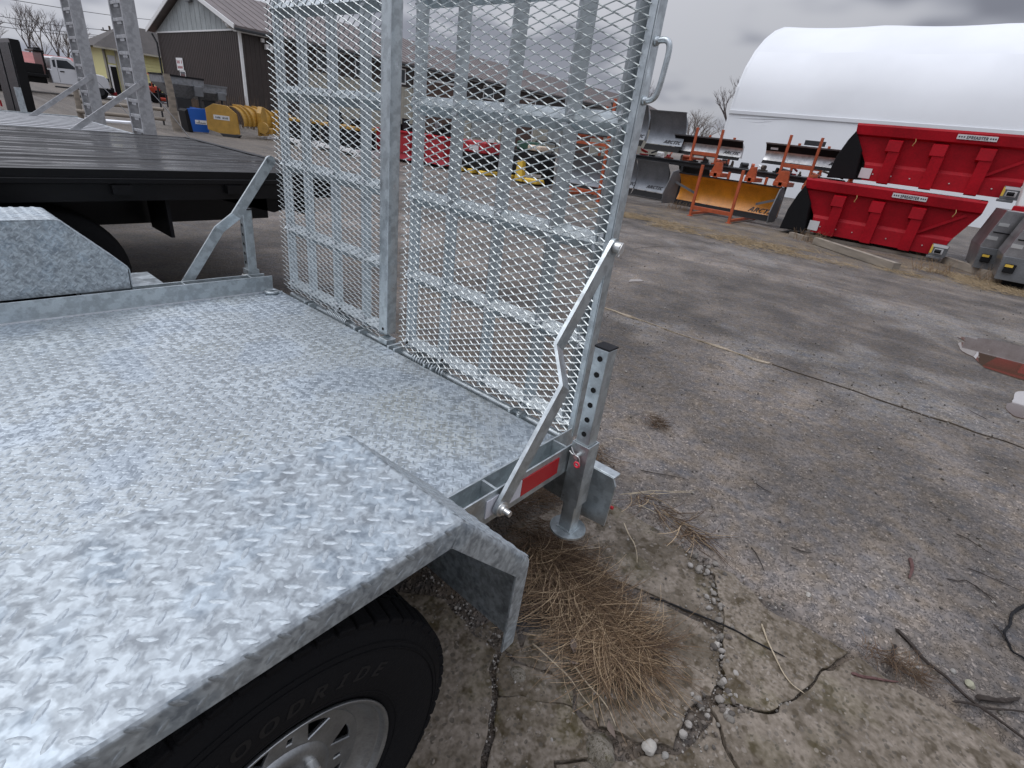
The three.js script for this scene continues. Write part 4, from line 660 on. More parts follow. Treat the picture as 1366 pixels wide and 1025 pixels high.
// red V-box spreader hoppers: local z along the length, open side -x towards the lot, y 0 at the skids
function spreader(label, at, o = {}) {
  const t = thing('spreader_hopper', label, 'spreader', undefined, at), L0 = -1.5, L1 = 1.5;
  // hopper shell by stations along z: [z, half-shift...] each ring is a closed section in x,y
  const ring = [[0, 1.14], [-.02, 1.10], [0, .93], [.10, .90], [.13, .42], [.08, .36], [.06, .06], [1.10, .06], [1.08, .36], [1.03, .42], [1.06, .90], [1.16, .93], [1.18, 1.10], [1.16, 1.14]];
  const st = []; const ends = y => [L0 + .40 * sst(1.05, .2, y), L1 - .33 * sst(1.0, .1, y) - .02];
  const N = 6; for (let k = 0; k <= N; k++) st.push(ring.map(([x, y]) => { const [a, b] = ends(y); const z = mixn(a, b, k / N); const pin = k === 0 || k === N ? .05 * (y > .9 ? 1 : 0) : 0; return [x + (x < .5 ? pin : -pin), y, z]; }));
  const pos = [], M2 = ring.length, q = (a, b, c, d) => pos.push(...a, ...b, ...c, ...a, ...c, ...d);
  for (let k = 0; k < N; k++) for (let j = 0; j < M2; j++) { const l = (j + 1) % M2; if (j === M2 - 1) continue; q(st[k][j], st[k + 1][j], st[k + 1][l], st[k][l]); }
  const tri = THREE.ShapeUtils.triangulateShape(ring.map(p => new THREE.Vector2(...p)), []); for (const [a, b, c] of tri) pos.push(...st[0][a], ...st[0][c], ...st[0][b], ...st[N][a], ...st[N][b], ...st[N][c]);
  const g = new THREE.BufferGeometry(); g.setAttribute('position', new THREE.Float32BufferAttribute(pos, 3)); g.computeVertexNormals();
  const body = mesh('hopper', toCreasedNormals(g, .45), M.red, t);
  mesh('lid_sheet', bx(.03, 1.13, 1.132, 1.138, L0 + .1, L1 - .12), M.redDull, t);
  for (const z of [-.78, -.10, .57]) {                                             // wedge legs
    const lg = mesh('leg', [extZ([[.12, .90], [-.03, .86], [-.045, .66], [.12, .62]], z - .105, z + .105, .008)], M.red, t);
    mesh('leg_foot', place(extZ([[.12, .655], [-.028, .655], [-.005, .05], [.10, .03]], -.085, .085, .006), [0, 0, z + .03], [0, 0, 0]), M.red, lg);
  }
  // diagonal crease where the floor runs up at one end
  mesh('rib', bar([.085, .40, .66], [.10, .86, 1.28], .05, .05, [1, 0, 0]), M.red, body);
  mesh('name_plate', bx(-.03, -.021, .99, 1.075, .07, .62), M.decal, body);
  { const w = new TextGeometry('SPREADTER', { font, size: .052, depth: .003, curveSegments: 2 }); w.computeBoundingBox(); w.scale(.30 / w.boundingBox.max.x, 1, 1); w.rotateY(-Math.PI / 2); w.translate(-.031, 1.005, .2); const d = []; for (let k = 0; k < 3; k++) d.push(bx(-.033, -.0305, 1.02, 1.045, .09 + k * .035, .11 + k * .035), bx(-.033, -.0305, 1.02, 1.045, .52 + k * .033, .54 + k * .033)); mesh('plate_lettering', [w, ...d], M.ink, body); }
  for (const z of [-.5, 1.1]) mesh('cable_tie', tube([[-.012, .93, z], [-.03, .88, z + .015], [-.02, .80, z - .01], [.05, .80, z]], .006, 10, 5), std([.5, .33, .12]), body);
  mesh('discharge_guard', [(() => { const s = [[L0 + .02, .98], [L0 + .23, .62], [L0 + .3, .05], [L0 - .2, .02], [L0 - .16, .45], [L0 - .06, .8]]; return extX(s, .0, 1.1, .02); })()], M.rubber, t);
  mesh('label_plate', bx(.045, .056, .10, .30, L0 + .33, L0 + .52), M.decal, body);
  for (let k = 0; k < 7; k++) mesh('bolt', cyl(.013, .013, .02, 6, [.062, .2, -.95 + k * .3], [0, 0, Math.PI / 2]), M.bolt, body);
  mesh('latch', [rbx(-.01, .05, .05, .28, 1.0, 1.26, .01), rbx(-.02, .05, .0, .05, .98, 1.2, .01)], M.greySteel, t);
  mesh('latch_plate', [rbx(-.025, -.0105, .22, .27, 1.02, 1.25, .003), rbx(-.03, -.0105, .1, .2, 1.06, 1.2, .003)], M.decal, t);
  mesh('latch_spring', cyl(.035, .035, .10, 12, [-.03, .15, 1.12], [Math.PI / 2, 0, 0]), M.black, t);
  mesh('warning_label', bx(-.0145, -.0105, .10, .26, 1.0, 1.035), M.yellowBright, t);
  return t;
}
const sp1 = spreader('red spreader hopper resting on timbers on the ground', [13.25, .06, -1.36]); sp1.scale.z = 1.05;
spreader('red spreader hopper stacked on top of the lower one', [13.95, 1.22, -.80]).scale.z = 1.12;
spreader('red spreader hopper behind the white tank and the stainless spreaders', [14.2, 1.02, 2.85]);
// right hand end: stainless spreaders, a white tank, timbers
for (const [x, z, turn, label] of [[12.55, .34, .15, 'stainless hopper spreader standing next to the lower red hopper'], [11.55, .64, .05, 'stainless hopper spreader in front of the other stainless one']]) {
  const t = thing('steel_spreader', label, 'spreader', undefined, [x, .12, z], turn);
  mesh('hopper', extX([[.02, .38], [.14, 1.0], [1.7, 1.0], [1.75, .38], [1.6, .0], [.08, 0]], 0, .9, .008), M.stainless, t);
  mesh('side_panel', extX([[.06, .0], [.03, .36], [1.6, .36], [1.6, .0]], -.05, -.003, .004), M.greySteel, t);
  mesh('hinge_plate', bx(-.04, -.01, .5, .56, .06, .2), M.bolt, t); mesh('hinge_plate', bx(-.04, -.01, .74, .79, .12, .26), M.bolt, t);
  mesh('latch', rbx(-.06, -.012, .62, .64, .1, .34, .004), M.black, t);
  mesh('motor_cover', rbx(-.10, -.055, .12, .26, .10, .24, .01), M.black, t); mesh('warning_label', bx(-.103, -.1005, .21, .25, .1, .2), M.yellowBright, t);
  mesh('foot', [bx(.1, .2, -.12, 0, .2, 1.5), bx(.7, .8, -.12, 0, .2, 1.5)], M.black, t);
}
{ const t = thing('poly_tank', 'white plastic tank lid showing past the stacked red hoppers', 'tank', undefined, [13.5, 1.2, .95]); mesh('shell', place(rbx(-.3, .5, 0, .55, -.35, .22, .05), [0, 0, 0], [-.12, 0, 0]), M.white, t); mesh('stand', [bx(-.2, -.1, -1.2, 0, -.1, 0), bx(.3, .4, -1.2, 0, -.1, 0), bx(-.2, -.1, -1.2, 0, .1, .2)], M.redDull, t); mesh('rail', rbx(-.34, -.28, -.1, .0, -.4, .3, .02), M.red, t); }
const timber = (label, a, b, s = .095) => { const t = tag(mesh('timber', bar([0, 0, 0], [b[0] - a[0], b[1] - a[1], b[2] - a[2]], s, s * .95, [0, 1, 0]), M.timber), label, 'timber'); t.position.set(...a); return t; };
timber('weathered square timber lying before the lower red hopper', [12.25, .075, -2.15], [10.8, .07, -.58], .135);
timber('short dark timber block under the lower red hopper corner', [12.7, .05, -2.75], [12.45, .05, -2.35], .11);
timber('long timber lying by the stainless spreaders', [13.45, .06, .0], [11.2, .06, 1.5], .13);
timber('timber bearer under the red hopper', [13.4, .03, -2.6], [13.4, .03, -.2], .06);
timber('timber bearer under the red hopper at the back', [14.2, .03, -2.6], [14.2, .03, -.2], .06);
timber('broken board behind the latch of the lower red hopper', [13.6, .05, .25], [13.0, .05, .6], .06);
for (const [y, k] of [[.08, 0], [.25, 1], [.42, 2], [.59, 3], [.76, 4], [.93, 5]]) timber(['lowest', 'second', 'third', 'fourth', 'fifth', 'topmost'][k] + ' timber of the stack carrying the red hopper behind the white tank', [14.75, y, 1.75], [14.75, y, 4.0], .168);
// ================= MACHINES SEEN THROUGH THE GATES =================
for (const [x, z, W, label] of [[11.9, -15.8, 1.9, 'red tub spreader with small black engine, nearer the barn'], [12.3, -14.15, 1.15, 'red tub spreader with small black engine beside the black one']]) {
  const t = thing('tub_spreader', label, 'spreader', undefined, [x, 0, z]);
  mesh('tub', extX([[-W / 2, .95], [W / 2, .95], [W / 2 - .06, .3], [-W / 2 + .06, .3]], 0, .9, .02), M.redDull, t); mesh('rim', rbx(-.06, .96, .90, .97, -W / 2 - .05, W / 2 + .05, .02), M.red, t); mesh('skirt', extX([[-W / 2 + .02, .3], [W / 2 - .02, .3], [W / 2 - .02, .1], [-W / 2 + .02, .1]], .02, .85), std([.5, .05, .07]), t);
  mesh('engine', [rbx(.2, .6, .97, 1.18, -.3, .1, .04), cyl(.12, .12, .2, 14, [.35, 1.25, .25]), rbx(.25, .5, .97, 1.2, .2, .5, .03)], M.black, t); mesh('air_cleaner', cyl(.09, .09, .16, 14, [.3, 1.26, -.12], [0, 0, 1.57]), M.greySteel, t); mesh('skid', [bx(0, .9, 0, .1, -W / 2 + .1, -W / 2 + .2), bx(0, .9, 0, .1, W / 2 - .2, W / 2 - .1)], M.darkSteel, t);
}
{ const t = thing('tailgate_spreader', 'black spreader with red tank and yellow feet seen through the mesh', 'spreader', undefined, [12.6, 0, -12.55]);
  mesh('body', rbx(0, .8, .15, .62, -.62, .62, .05), M.black, t); mesh('tank', rbx(.02, .8, .62, .98, -.62, .5, .06), M.redDull, t); mesh('cap', cyl(.1, .1, .12, 14, [.3, 1.04, .45]), M.white, t); for (const z of [-.5, 0, .5]) mesh('foot', [rbx(-.12, .7, .02, .15, z - .12, z + .12, .03)], M.yellowBright, t); mesh('badge', bx(-.004, .018, .7, .85, -.2, .2), M.decal, t); }
{ const t = thing('walk_behind_machine', 'yellow and black walk-behind machine with green engine seen through the mesh', 'machine', undefined, [12.8, 0, -10.6]);
  mesh('body', rbx(0, .8, .3, .9, -.6, .6, .06), M.black, t); mesh('engine', [rbx(.1, .6, .9, 1.15, -.45, .1, .05), cyl(.16, .16, .2, 16, [.3, 1.0, .3])], std([.02, .07, .045]), t); mesh('cover', rbx(.02, .5, .92, 1.08, .05, .55, .05), std([.62, .5, .38]), t); mesh('mast', extX([[-.18, .05], [.12, .05], [.08, .62], [-.12, .62]], -.14, .0, .015), M.yellowBright, t); mesh('foot_plate', [rbx(-.22, .7, .02, .16, -.72, -.4, .04), rbx(-.18, .7, .04, .18, .2, .72, .04)], M.yellowBright, t); for (const z of [-.66, .66]) mesh('wheel', cyl(.24, .24, .14, 22, [.4, .24, z], [Math.PI / 2, 0, 0]), M.rubber, t); mesh('hand_bar', tube([[.7, .8, -.4], [.95, 1.15, -.4], [1, 1.2, 0], [.95, 1.15, .4], [.7, .8, .4]], .02, 24, 6), M.black, t); }
for (let k = 0; k < 3; k++) { const [x, z] = [[10.9, -19.9], [11.2, -18.2], [11.3, -16.9]][k], t = thing('engine_skid', ['yellow and black engine unit on a white pallet, beside the big yellow plow', 'yellow and black engine unit on a white pallet between two others', 'yellow and black engine unit on a white pallet beside the red tub spreader'][k], 'machine', undefined, [x, 0, z]);
  mesh('pallet', [rbx(-.5, .5, .1, .22, -.55, .55, .01), bx(-.5, .5, 0, .1, -.55, -.4), bx(-.5, .5, 0, .1, .4, .55)], M.white, t); mesh('body', rbx(-.35, .4, .22, .82, -.45, .45, .06), M.black, t); mesh('band', rbx(-.38, .42, .80, .92, -.47, .47, .03), M.yellow, t); mesh('engine', [rbx(-.2, .25, .92, 1.15, -.25, .2, .05), cyl(.1, .1, .22, 12, [0, 1.2, .25])], k ? M.black : M.greySteel, t); mesh('wheel', cyl(.16, .16, .1, 18, [-.38, .36, .3], [0, 0, Math.PI / 2]), M.rubber, t); }
// ================= YARD BY THE BARN =================
{ const t = thing('containment_plow', 'big ochre yellow snow pusher box with ribbed back and white plate', 'plow', undefined, [0, 0, 0]);
  const S = [[8.3, .18], [8.3, .88], [8.62, 1.06], [9.1, 1.04], [9.42, .80], [9.46, .12], [8.9, .06]];
  const ep = mesh('end_plate', extZ(S, -22.05, -21.99, .01), M.yellow, t); mesh('end_plate', extZ(S.map(([x, y]) => [x + 1.0, y]), -25.0, -24.94, .01), M.yellow, t);
  const mp = mesh('name_plate', bx(8.58, 9.16, .55, .70, -21.98, -21.972), M.decal, ep); { const w = []; for (let k = 0; k < 9; k++) if (k !== 4) w.push(bx(8.65 + k * .05, 8.65 + k * .05 + .03 + .01 * (k % 3), .59, .655 - .012 * (k % 2), -21.9715, -21.969)); mesh('plate_lettering', w, M.greySteel, mp); }
  const arc = []; for (let k = 0; k <= 8; k++) { const a = k / 8 * 1.9 - .25; arc.push([9.2 + .42 * Math.cos(a) * 1.1, .55 + .5 * Math.sin(a)]); }
  mesh('moldboard', extZ([...arc, ...arc.slice().reverse().map(([x, y]) => [x - .03, y - .02])], -24.9, -22.06), M.yellow, t);
  for (const z of [-22.35, -22.7, -23.3, -23.9, -24.5]) mesh('rib', extZ([...arc, ...arc.slice().reverse().map(([x, y]) => [9.2 + (x - 9.2) * 1.16, .55 + (y - .55) * 1.14])], z - .03, z + .03, .005), M.yellow, t);
  mesh('hitch', [extX([[-23.6, .1], [-23.0, .1], [-23.05, .9], [-23.2, 1.12], [-23.4, 1.12], [-23.55, .9]], 9.7, 9.85, .01), rbx(9.75, 10.25, .2, .4, -23.7, -23.5, .02), rbx(9.75, 10.25, .2, .4, -23.1, -22.9, .02), cyl(.2, .2, .12, 18, [10.1, .42, -22.6], [1.57, 0, 0]), cyl(.2, .2, .12, 18, [10.1, .42, -24.0], [1.57, 0, 0])], M.yellow, t);
  mesh('skid_shoe', [extZ([[8.85, .0], [9.4, .0], [9.5, .1], [8.75, .1]], -22.1, -21.94, .01)], M.darkSteel, t);
  rebase(t, [8.9, 0, -22]); t.rotation.y = -.85; }
{ const t = thing('blue_push_plow', 'small blue plow box with black rubber edge beside the yellow pusher', 'plow', undefined, [0, 0, 0]); const bp = mesh('side_plate', extZ([[8.16, .03], [8.72, .03], [8.74, .84], [8.08, .80]], -23.02, -22.96, .006), M.blue, t); mesh('back_plate', bx(8.68, 8.74, .05, .82, -24.4, -23.02), M.blue, t); mesh('rubber_edge', extZ([[8.02, .02], [8.16, .0], [8.07, .78], [7.98, .7]], -23.6, -22.95, .006), M.black, t); const wl = mesh('name_plate', bx(8.28, 8.68, .30, .44, -22.956, -22.948), M.white, bp); { const w = []; for (let k = 0; k < 10; k++) w.push(bx(8.31 + k * .034, 8.335 + k * .034, .325, .355 + .006 * (k % 3), -22.9475, -22.945)); w.push(bx(8.40, 8.43, .36, .43, -22.9475, -22.945)); mesh('plate_lettering', w, M.greySteel, wl); } rebase(t, [8.4, 0, -23.5]); }
for (const [x, z, w, h, label] of [[8.05, -25, 1.5, 1, 'grey salt hopper with black tarp rail standing behind the wooden post'], [9.35, -25.6, 1.3, .8, 'small grey salt hopper against the barn wall beside the bigger one']]) {
  const t = thing('salt_hopper', label, 'hopper', undefined, [x, .95, z]);
  const g = new THREE.CylinderGeometry(.5, .5, 1, 4, 1); // inverted pyramid shell
  const sh = (() => { const a = [[0, .85 * h, 0], [w, .85 * h, 0], [w, .85 * h, -1.3], [0, .85 * h, -1.3]], b = [[w * .3, .12, -.35], [w * .72, .12, -.35], [w * .72, .12, -.9], [w * .3, .12, -.9]], c = a.map(p => [p[0], p[1] - .25, p[2]]), P = []; for (let k = 0; k < 4; k++) { const l = (k + 1) % 4; P.push(...c[k], ...c[l], ...a[l], ...c[k], ...a[l], ...a[k], ...b[k], ...b[l], ...c[l], ...b[k], ...c[l], ...c[k]); } P.push(...b[0], ...b[2], ...b[1], ...b[0], ...b[3], ...b[2]); const q = new THREE.BufferGeometry(); q.setAttribute('position', new THREE.Float32BufferAttribute(P, 3)); q.computeVertexNormals(); return q; })();
  mesh('bin', sh, M.binSteel, t); mesh('top_rail', [bx(-.03, w + .03, .85 * h, .85 * h + .06, -.03, .03), bx(-.03, .03, .85 * h, .85 * h + .06, -1.33, -.03), bx(w - .03, w + .03, .85 * h, .85 * h + .06, -1.33, -.03)], h === 1 ? M.black : M.greySteel, t);
  for (const [a, b] of [[.2, -.1], [w - .2, -.1], [.2, -1.2], [w - .2, -1.2]]) mesh('leg', rod([a, -.95, b], [a, .4 * h, b], .035), M.darkSteel, t);
  mesh('chute', [rbx(w * .35, w * .7, -.35, .12, -.75, -.3, .02), cyl(.2, .2, .06, 16, [w * .5, -.5, -.3])], M.darkSteel, t); mesh('side_box', rbx(w - .42, w - .1, .25 * h, .62 * h, .0, .12, .02), M.greySteel, t);
}
{ const t = thing('wooden_post', 'grey weathered wooden post standing before the salt hoppers', 'post', undefined, [0, 0, 0]); mesh('post', (() => { const g = new THREE.CylinderGeometry(.11, .14, 1.85, 12, 8); const p = g.attributes.position; for (let i = 0; i < p.count; i++) { const k = 1 + .12 * (wn(p.getX(i) * 9, p.getY(i) * 2, 1, 4) - .5); p.setX(i, p.getX(i) * k + .03 * Math.sin(p.getY(i) * 3)); p.setZ(i, p.getZ(i) * k); } return place(g, [7.62, .9, -23], [0, 0, .06]); })(), M.timber, t); rebase(t, [7.62, 0, -23]); }
{ const t = tag(mesh('fence_post', rod([0, 0, 0], [.03, 1.0, 0], .09, .08, 10), M.timber), 'short grey fence post at the far end of the fence rails', 'post'); t.position.set(5.3, 0, -25.15); }
for (const [a, b, l] of [[[5.4, .62, -25.2], [7.5, .66, -23.6], 'upper grey fence rail running to the wooden post'], [[5.2, .3, -25.0], [7.5, .34, -23.6], 'lower grey fence rail running to the wooden post']]) { const t = tag(mesh('fence_rail', rod([0, 0, 0], b.map((v, i) => v - a[i]), .07, .06, 8), M.timber), l, 'fence rail'); t.position.set(...a); }
for (const [x, z, r, l] of [[6.3, -25.6, .9, 'thin snow patch behind the grey fence rails'], [10.75, -22.4, .35, 'small snow patch beside the yellow pusher'], [11.3, -20.9, .5, 'small snow patch by the engine units'], [12.6, -45, 2.2, 'thin snow patch before the yellow house']]) { const o = []; for (let k = 0; k < 22; k++) { const a = k / 22 * 6.283, q = r * (.6 + .5 * hsh(k, x * 10 | 0, 3)); o.push([Math.cos(a) * q, Math.sin(a) * q * .5]); } const m = tag(mesh('snow_patch', extY(o, -.02, .05, .02), M.snow), l, 'snow'); m.position.set(x, gh(x, z), z); }
// ================= TRUCK AND MOWERS BY THE YELLOW HOUSE =================
{
  const z = -42, gy = gh(9, z), t = thing('pickup_truck', 'white single cab truck with black flatbed body and headache rack', 'truck', undefined, [0, 0, 0]);
  const S = [[7.95, .62], [7.92, 1.28], [8.0, 1.34], [8.06, 1.88], [8.2, 1.97], [8.85, 1.98], [9.0, 1.93], [9.5, 1.42], [10.45, 1.30], [10.62, 1.1], [10.66, .62]];
  const T = p => [p[0], p[1] - .63 + .58 + gy];
  const cab = mesh('cab', extZ(S.map(T), z - 1.95, z, .05), std([.74, .75, .77], { roughness: .25 }), t);
  const Y = y => y - .05 + gy;
  mesh('side_window', extZ([[8.3, 1.42], [8.34, 1.82], [8.8, 1.84], [9.22, 1.45]].map(T), z + .045, z + .056), M.glass, cab);
  mesh('quarter_window', extZ([[8.12, 1.45], [8.13, 1.78], [8.26, 1.82], [8.24, 1.44]].map(T), z + .045, z + .056), M.glass, cab);
  mesh('windscreen', bar([9.06, Y(1.88), z - .95], [9.5, Y(1.46), z - .95], 1.6, .02, [.7, .7, 0]), M.glass, cab);
  mesh('door_seam', [bx(8.28, 8.292, Y(.7), Y(1.4), z + .04, z + .054), bx(9.3, 9.312, Y(.7), Y(1.4), z + .04, z + .054)], M.black, cab);
  mesh('door_handle', rbx(8.38, 8.58, Y(1.24), Y(1.29), z + .045, z + .08, .01), M.black, cab); mesh('mirror', rbx(9.14, 9.32, Y(1.36), Y(1.62), z + .05, z + .25, .03), M.black, t);
  mesh('fender_flare', [place(new THREE.TorusGeometry(.44, .05, 8, 20, Math.PI), [10.1, Y(.45), z + .0])], M.black, cab);
  mesh('headlight', rbx(10.5, 10.69, Y(1.0), Y(1.2), z - .35, z + .01, .03), M.glass, cab); mesh('bumper', rbx(10.55, 10.85, Y(.45), Y(.72), z - 1.9, z, .04), M.black, t); mesh('plow_mount', rbx(10.8, 11.0, Y(.3), Y(.5), z - 1.2, z - .2, .03), M.redDull, t);
  mesh('running_board', rbx(8.0, 9.6, Y(.42), Y(.5), z - .1, z + .12, .02), M.darkSteel, t);
  mesh('flatbed', [rbx(4.4, 7.8, Y(.85), Y(1.02), z - 2.1, z + .15, .02), bx(4.6, 7.8, Y(.55), Y(.85), z - 1.5, z - .5)], M.blackPaint, t);
  const hr = mesh('headache_rack', [rbx(7.72, 7.82, Y(1.0), Y(2.1), z - 2.05, z + .1, .03), rbx(7.4, 7.86, Y(2.1), Y(2.2), z - 2.05, z + .1, .03)], M.blackPaint, t); for (const q of [.0, -.5, -1.4, -1.9]) mesh('beacon', rbx(7.55, 7.75, Y(2.2), Y(2.3), z + q - .1, z + q + .06, .03), M.black, hr);
  mesh('tool_box', rbx(6.6, 7.65, Y(1.02), Y(1.5), z - .4, z + .1, .03), M.blackPaint, t);
  for (const x of [10.1, 5.9]) for (const q of [0, -1.9]) { const w = mesh('wheel', cyl(.4, .4, .27, 28, [x, gy + .4, z - .13 + q], [Math.PI / 2, 0, 0]), M.rubber, t); mesh('rim', cyl(.22, .22, .012, 20, [x, gy + .4, z + .012 + q + (q ? -.28 : 0)], [Math.PI / 2, 0, 0]), M.darkSteel, w); }
  rebase(t, [7.6, gy, z - 1]);
}
{ const t = thing('parked_car', 'dark car parked beyond the folded black ramps', 'car', undefined, [4.4, gh(0, -40), -40]); mesh('body', extZ([[-2.2, .3], [-2.2, .85], [-1.3, .95], [-.7, 1.5], [.7, 1.5], [1.4, .95], [2.1, .8], [2.1, .3]], -1.7, 0, .08), std([.03, .032, .036], { roughness: .2 }), t); mesh('side_window', extZ([[-1.1, .98], [-.62, 1.42], [.6, 1.42], [1.1, .98]], .085, .1), M.glass, t); for (const x of [-1.35, 1.3]) mesh('wheel', cyl(.34, .34, .24, 24, [x, .34, .0], [Math.PI / 2, 0, 0]), M.rubber, t); }
const mower = (x, z, turn, label) => { const t = thing('riding_mower', label, 'mower', 'mowers before the yellow house', [x, gh(x, z), z], turn); mesh('deck', rbx(-.5, .4, .15, .35, -.55, .55, .06), std([.5, .06, .03]), t); mesh('chassis', rbx(-.7, .5, .35, .6, -.3, .3, .06), M.black, t); mesh('engine_cover', rbx(-.8, -.25, .55, .95, -.35, .35, .08), std([.5, .06, .03]), t); mesh('seat', [rbx(-.25, .2, .65, .75, -.25, .25, .04), rbx(-.3, -.2, .7, 1.15, -.25, .25, .04)], M.black, t); mesh('roll_bar', tube([[-.4, .5, -.35], [-.45, 1.6, -.3], [-.45, 1.7, 0], [-.45, 1.6, .3], [-.4, .5, .35]], .03, 24, 6), M.orange, t); mesh('hand_lever', [rod([.15, .6, -.25], [.3, 1.1, -.25], .02), rod([.15, .6, .25], [.3, 1.1, .25], .02)], M.black, t); for (const [wx, r] of [[-.45, .3], [.65, .17]]) for (const s of [-1, 1]) mesh('wheel', cyl(r, r, .2, 20, [wx, r, s * .48], [Math.PI / 2, 0, 0]), M.rubber, t); return t; };
mower(13.9, -44.5, .2, 'red riding mower before the yellow house door'); mower(15.6, -45, -.2, 'red riding mower with orange roll bar beside the barn corner'); mower(14.9, -46.5, .1, 'red riding mower behind the other two mowers');
// ================= BARE TREES =================
function bareTree(seed, h, spread) {
  const q = mulberry(seed), trunk = [], twigs = [];
  const grow = (p, d, L, r, lv) => { const e = p.clone().addScaledVector(d, L); (lv < 2 ? trunk : twigs).push(rod(p, e, r, r * .68, lv < 2 ? 7 : 4)); if (lv > 5) return; const n = lv < 1 ? 3 : 2 + (q() > .45); for (let k = 0; k < n; k++) { const a = q() * 6.283, s = spread * (.35 + .65 * q()), w = V(Math.cos(a), .25, Math.sin(a)); grow(p.clone().lerp(e, lv ? .55 + .45 * q() : .6 + .4 * q()), d.clone().addScaledVector(w, s).normalize(), L * (.58 + .26 * q()), r * .6, lv + 1); } };
  grow(V(0, 0, 0), V((q() - .5) * .1, 1, (q() - .5) * .1).normalize(), h * .33, h * .017, 0);
  return { trunk: mergeGeometries(trunk.map(flat)), twigs: mergeGeometries(twigs.map(flat)) };
}
const treeKinds = [[3, 9, .75], [17, 8, .9], [29, 10, .6]].map(a => bareTree(...a));
const bareCol = [M.bark, std([.15, .12, .10], { roughness: .95 }), std([.12, .10, .095], { roughness: .95 })];
function tree(k, x, z, s, turn, label, group) { const t = thing('bare_tree', label, 'tree', group, [x, gh(x, z) - .05, z], turn); t.scale.set(s, s * (.9 + .2 * hsh(x * 7 | 0, z * 3 | 0, 5)), s); const a = mesh('trunk', treeKinds[k].trunk, bareCol[k], t), b = mesh('crown', treeKinds[k].twigs, bareCol[k], t); return t; }
for (let k = 0; k < 30; k++) tree(k % 3, -6 + k * 1.05 + 1 * rr(-.5, .5), -92 + 16 * rr(-.5, .5), rr(.5, .78), R() * 6, 'leafless tree in the row behind the red roofed building', 'leafless trees behind the red roof');
for (const [x, z, s] of [[21.2, -82, .62], [22.4, -84, .6], [20.3, -86, .66]]) tree(1, x, z, s, R() * 6, 'leafless tree rising over the yellow house roof', 'leafless trees over the yellow house');
for (const [x, z, s] of [[42, -24, .62], [45, -19.5, .60], [40, -17.5, .62], [47, -17.2, .85], [52, -22, .7], [58, -33, .9], [61, -37, .9], [44, -15.8, .62]]) tree(Math.floor(R() * 3), x, z, s, R() * 6, 'leafless tree between the grey blades and the white dome', 'leafless trees beside the dome');
// ================= POLE AND WIRES =================
{ const t = thing('utility_pole', 'thin dark utility pole behind the yellow house with a short cross arm', 'utility pole', undefined, [0, 0, 0]); mesh('pole', rod([18.75, .6, -70], [18.75, 6.1, -70], .12, .09, 10), M.bark, t); mesh('cross_arm', bx(18.0, 19.4, 5.6, 5.7, -70.05, -69.95), M.bark, t); mesh('insulator', [cyl(.06, .06, .2, 8, [18.2, 5.78, -70]), cyl(.06, .06, .2, 8, [19.2, 5.78, -70])], M.greySteel, t); rebase(t, [18.75, .6, -70]);
  for (const [u0, v0, u1, v1, l] of [[-40, 15, 150, 41, 'upper overhead wire running to the utility pole'], [-40, 22, 150, 49, 'middle overhead wire running to the utility pole'], [-40, 30, 150, 50, 'lowest overhead wire running to the utility pole'], [-20, -6, 235, 30, 'thin high overhead wire crossing behind the ladder ramps']]) { const a = onZ(u0, v0, -55), b = onZ(u1, v1, -70), m = a.clone().lerp(b, .5); m.y -= .15; const w = tag(mesh('overhead_wire', tube([a.clone().sub(a), m.sub(a), b.sub(a)], .022, 24, 5), M.darkSteel), l, 'wire'); w.position.copy(a); } }
// ================= LITTER, WEEDS AND STONES ON THE PAVEMENT =================
R = mulberry(77);
function strand(p, dir, L, r, curl, lift, seg = 4) {                                // thin three-sided blade of straw
  const pts = []; let q = p.clone(), d = dir.clone().normalize(); const side = V(-d.z, 0, d.x), c = (R() - .5) * curl;
  for (let k = 0; k <= seg; k++) { pts.push(q.clone()); d.addScaledVector(side, c / seg).setY(d.y + (lift - .9 * lift * 2 * k / seg) / seg).normalize(); q = q.clone().addScaledVector(d, L / seg); if (q.y < .004) q.y = .004 + .004 * R(); }
  const P = [], ring = (a, b, k) => { const t = b.clone().sub(a).normalize(), u = V(0, 1, 0).cross(t).normalize(), w = t.clone().cross(u), rr_ = r * (1 - .6 * k / seg); return [0, 1, 2].map(j => { const e = j * 2.0944; return a.clone().addScaledVector(u, Math.cos(e) * rr_).addScaledVector(w, Math.sin(e) * rr_).toArray(); }); };
  const rings = pts.map((a, k) => ring(a, pts[Math.min(k + 1, seg)].equals(a) ? a.clone().add(d) : pts[Math.min(k + 1, seg)], k));
  for (let k = 0; k < seg; k++) for (let j = 0; j < 3; j++) { const l = (j + 1) % 3; P.push(...rings[k][j], ...rings[k][l], ...rings[k + 1][l], ...rings[k][j], ...rings[k + 1][l], ...rings[k + 1][j]); }
  return P;
}
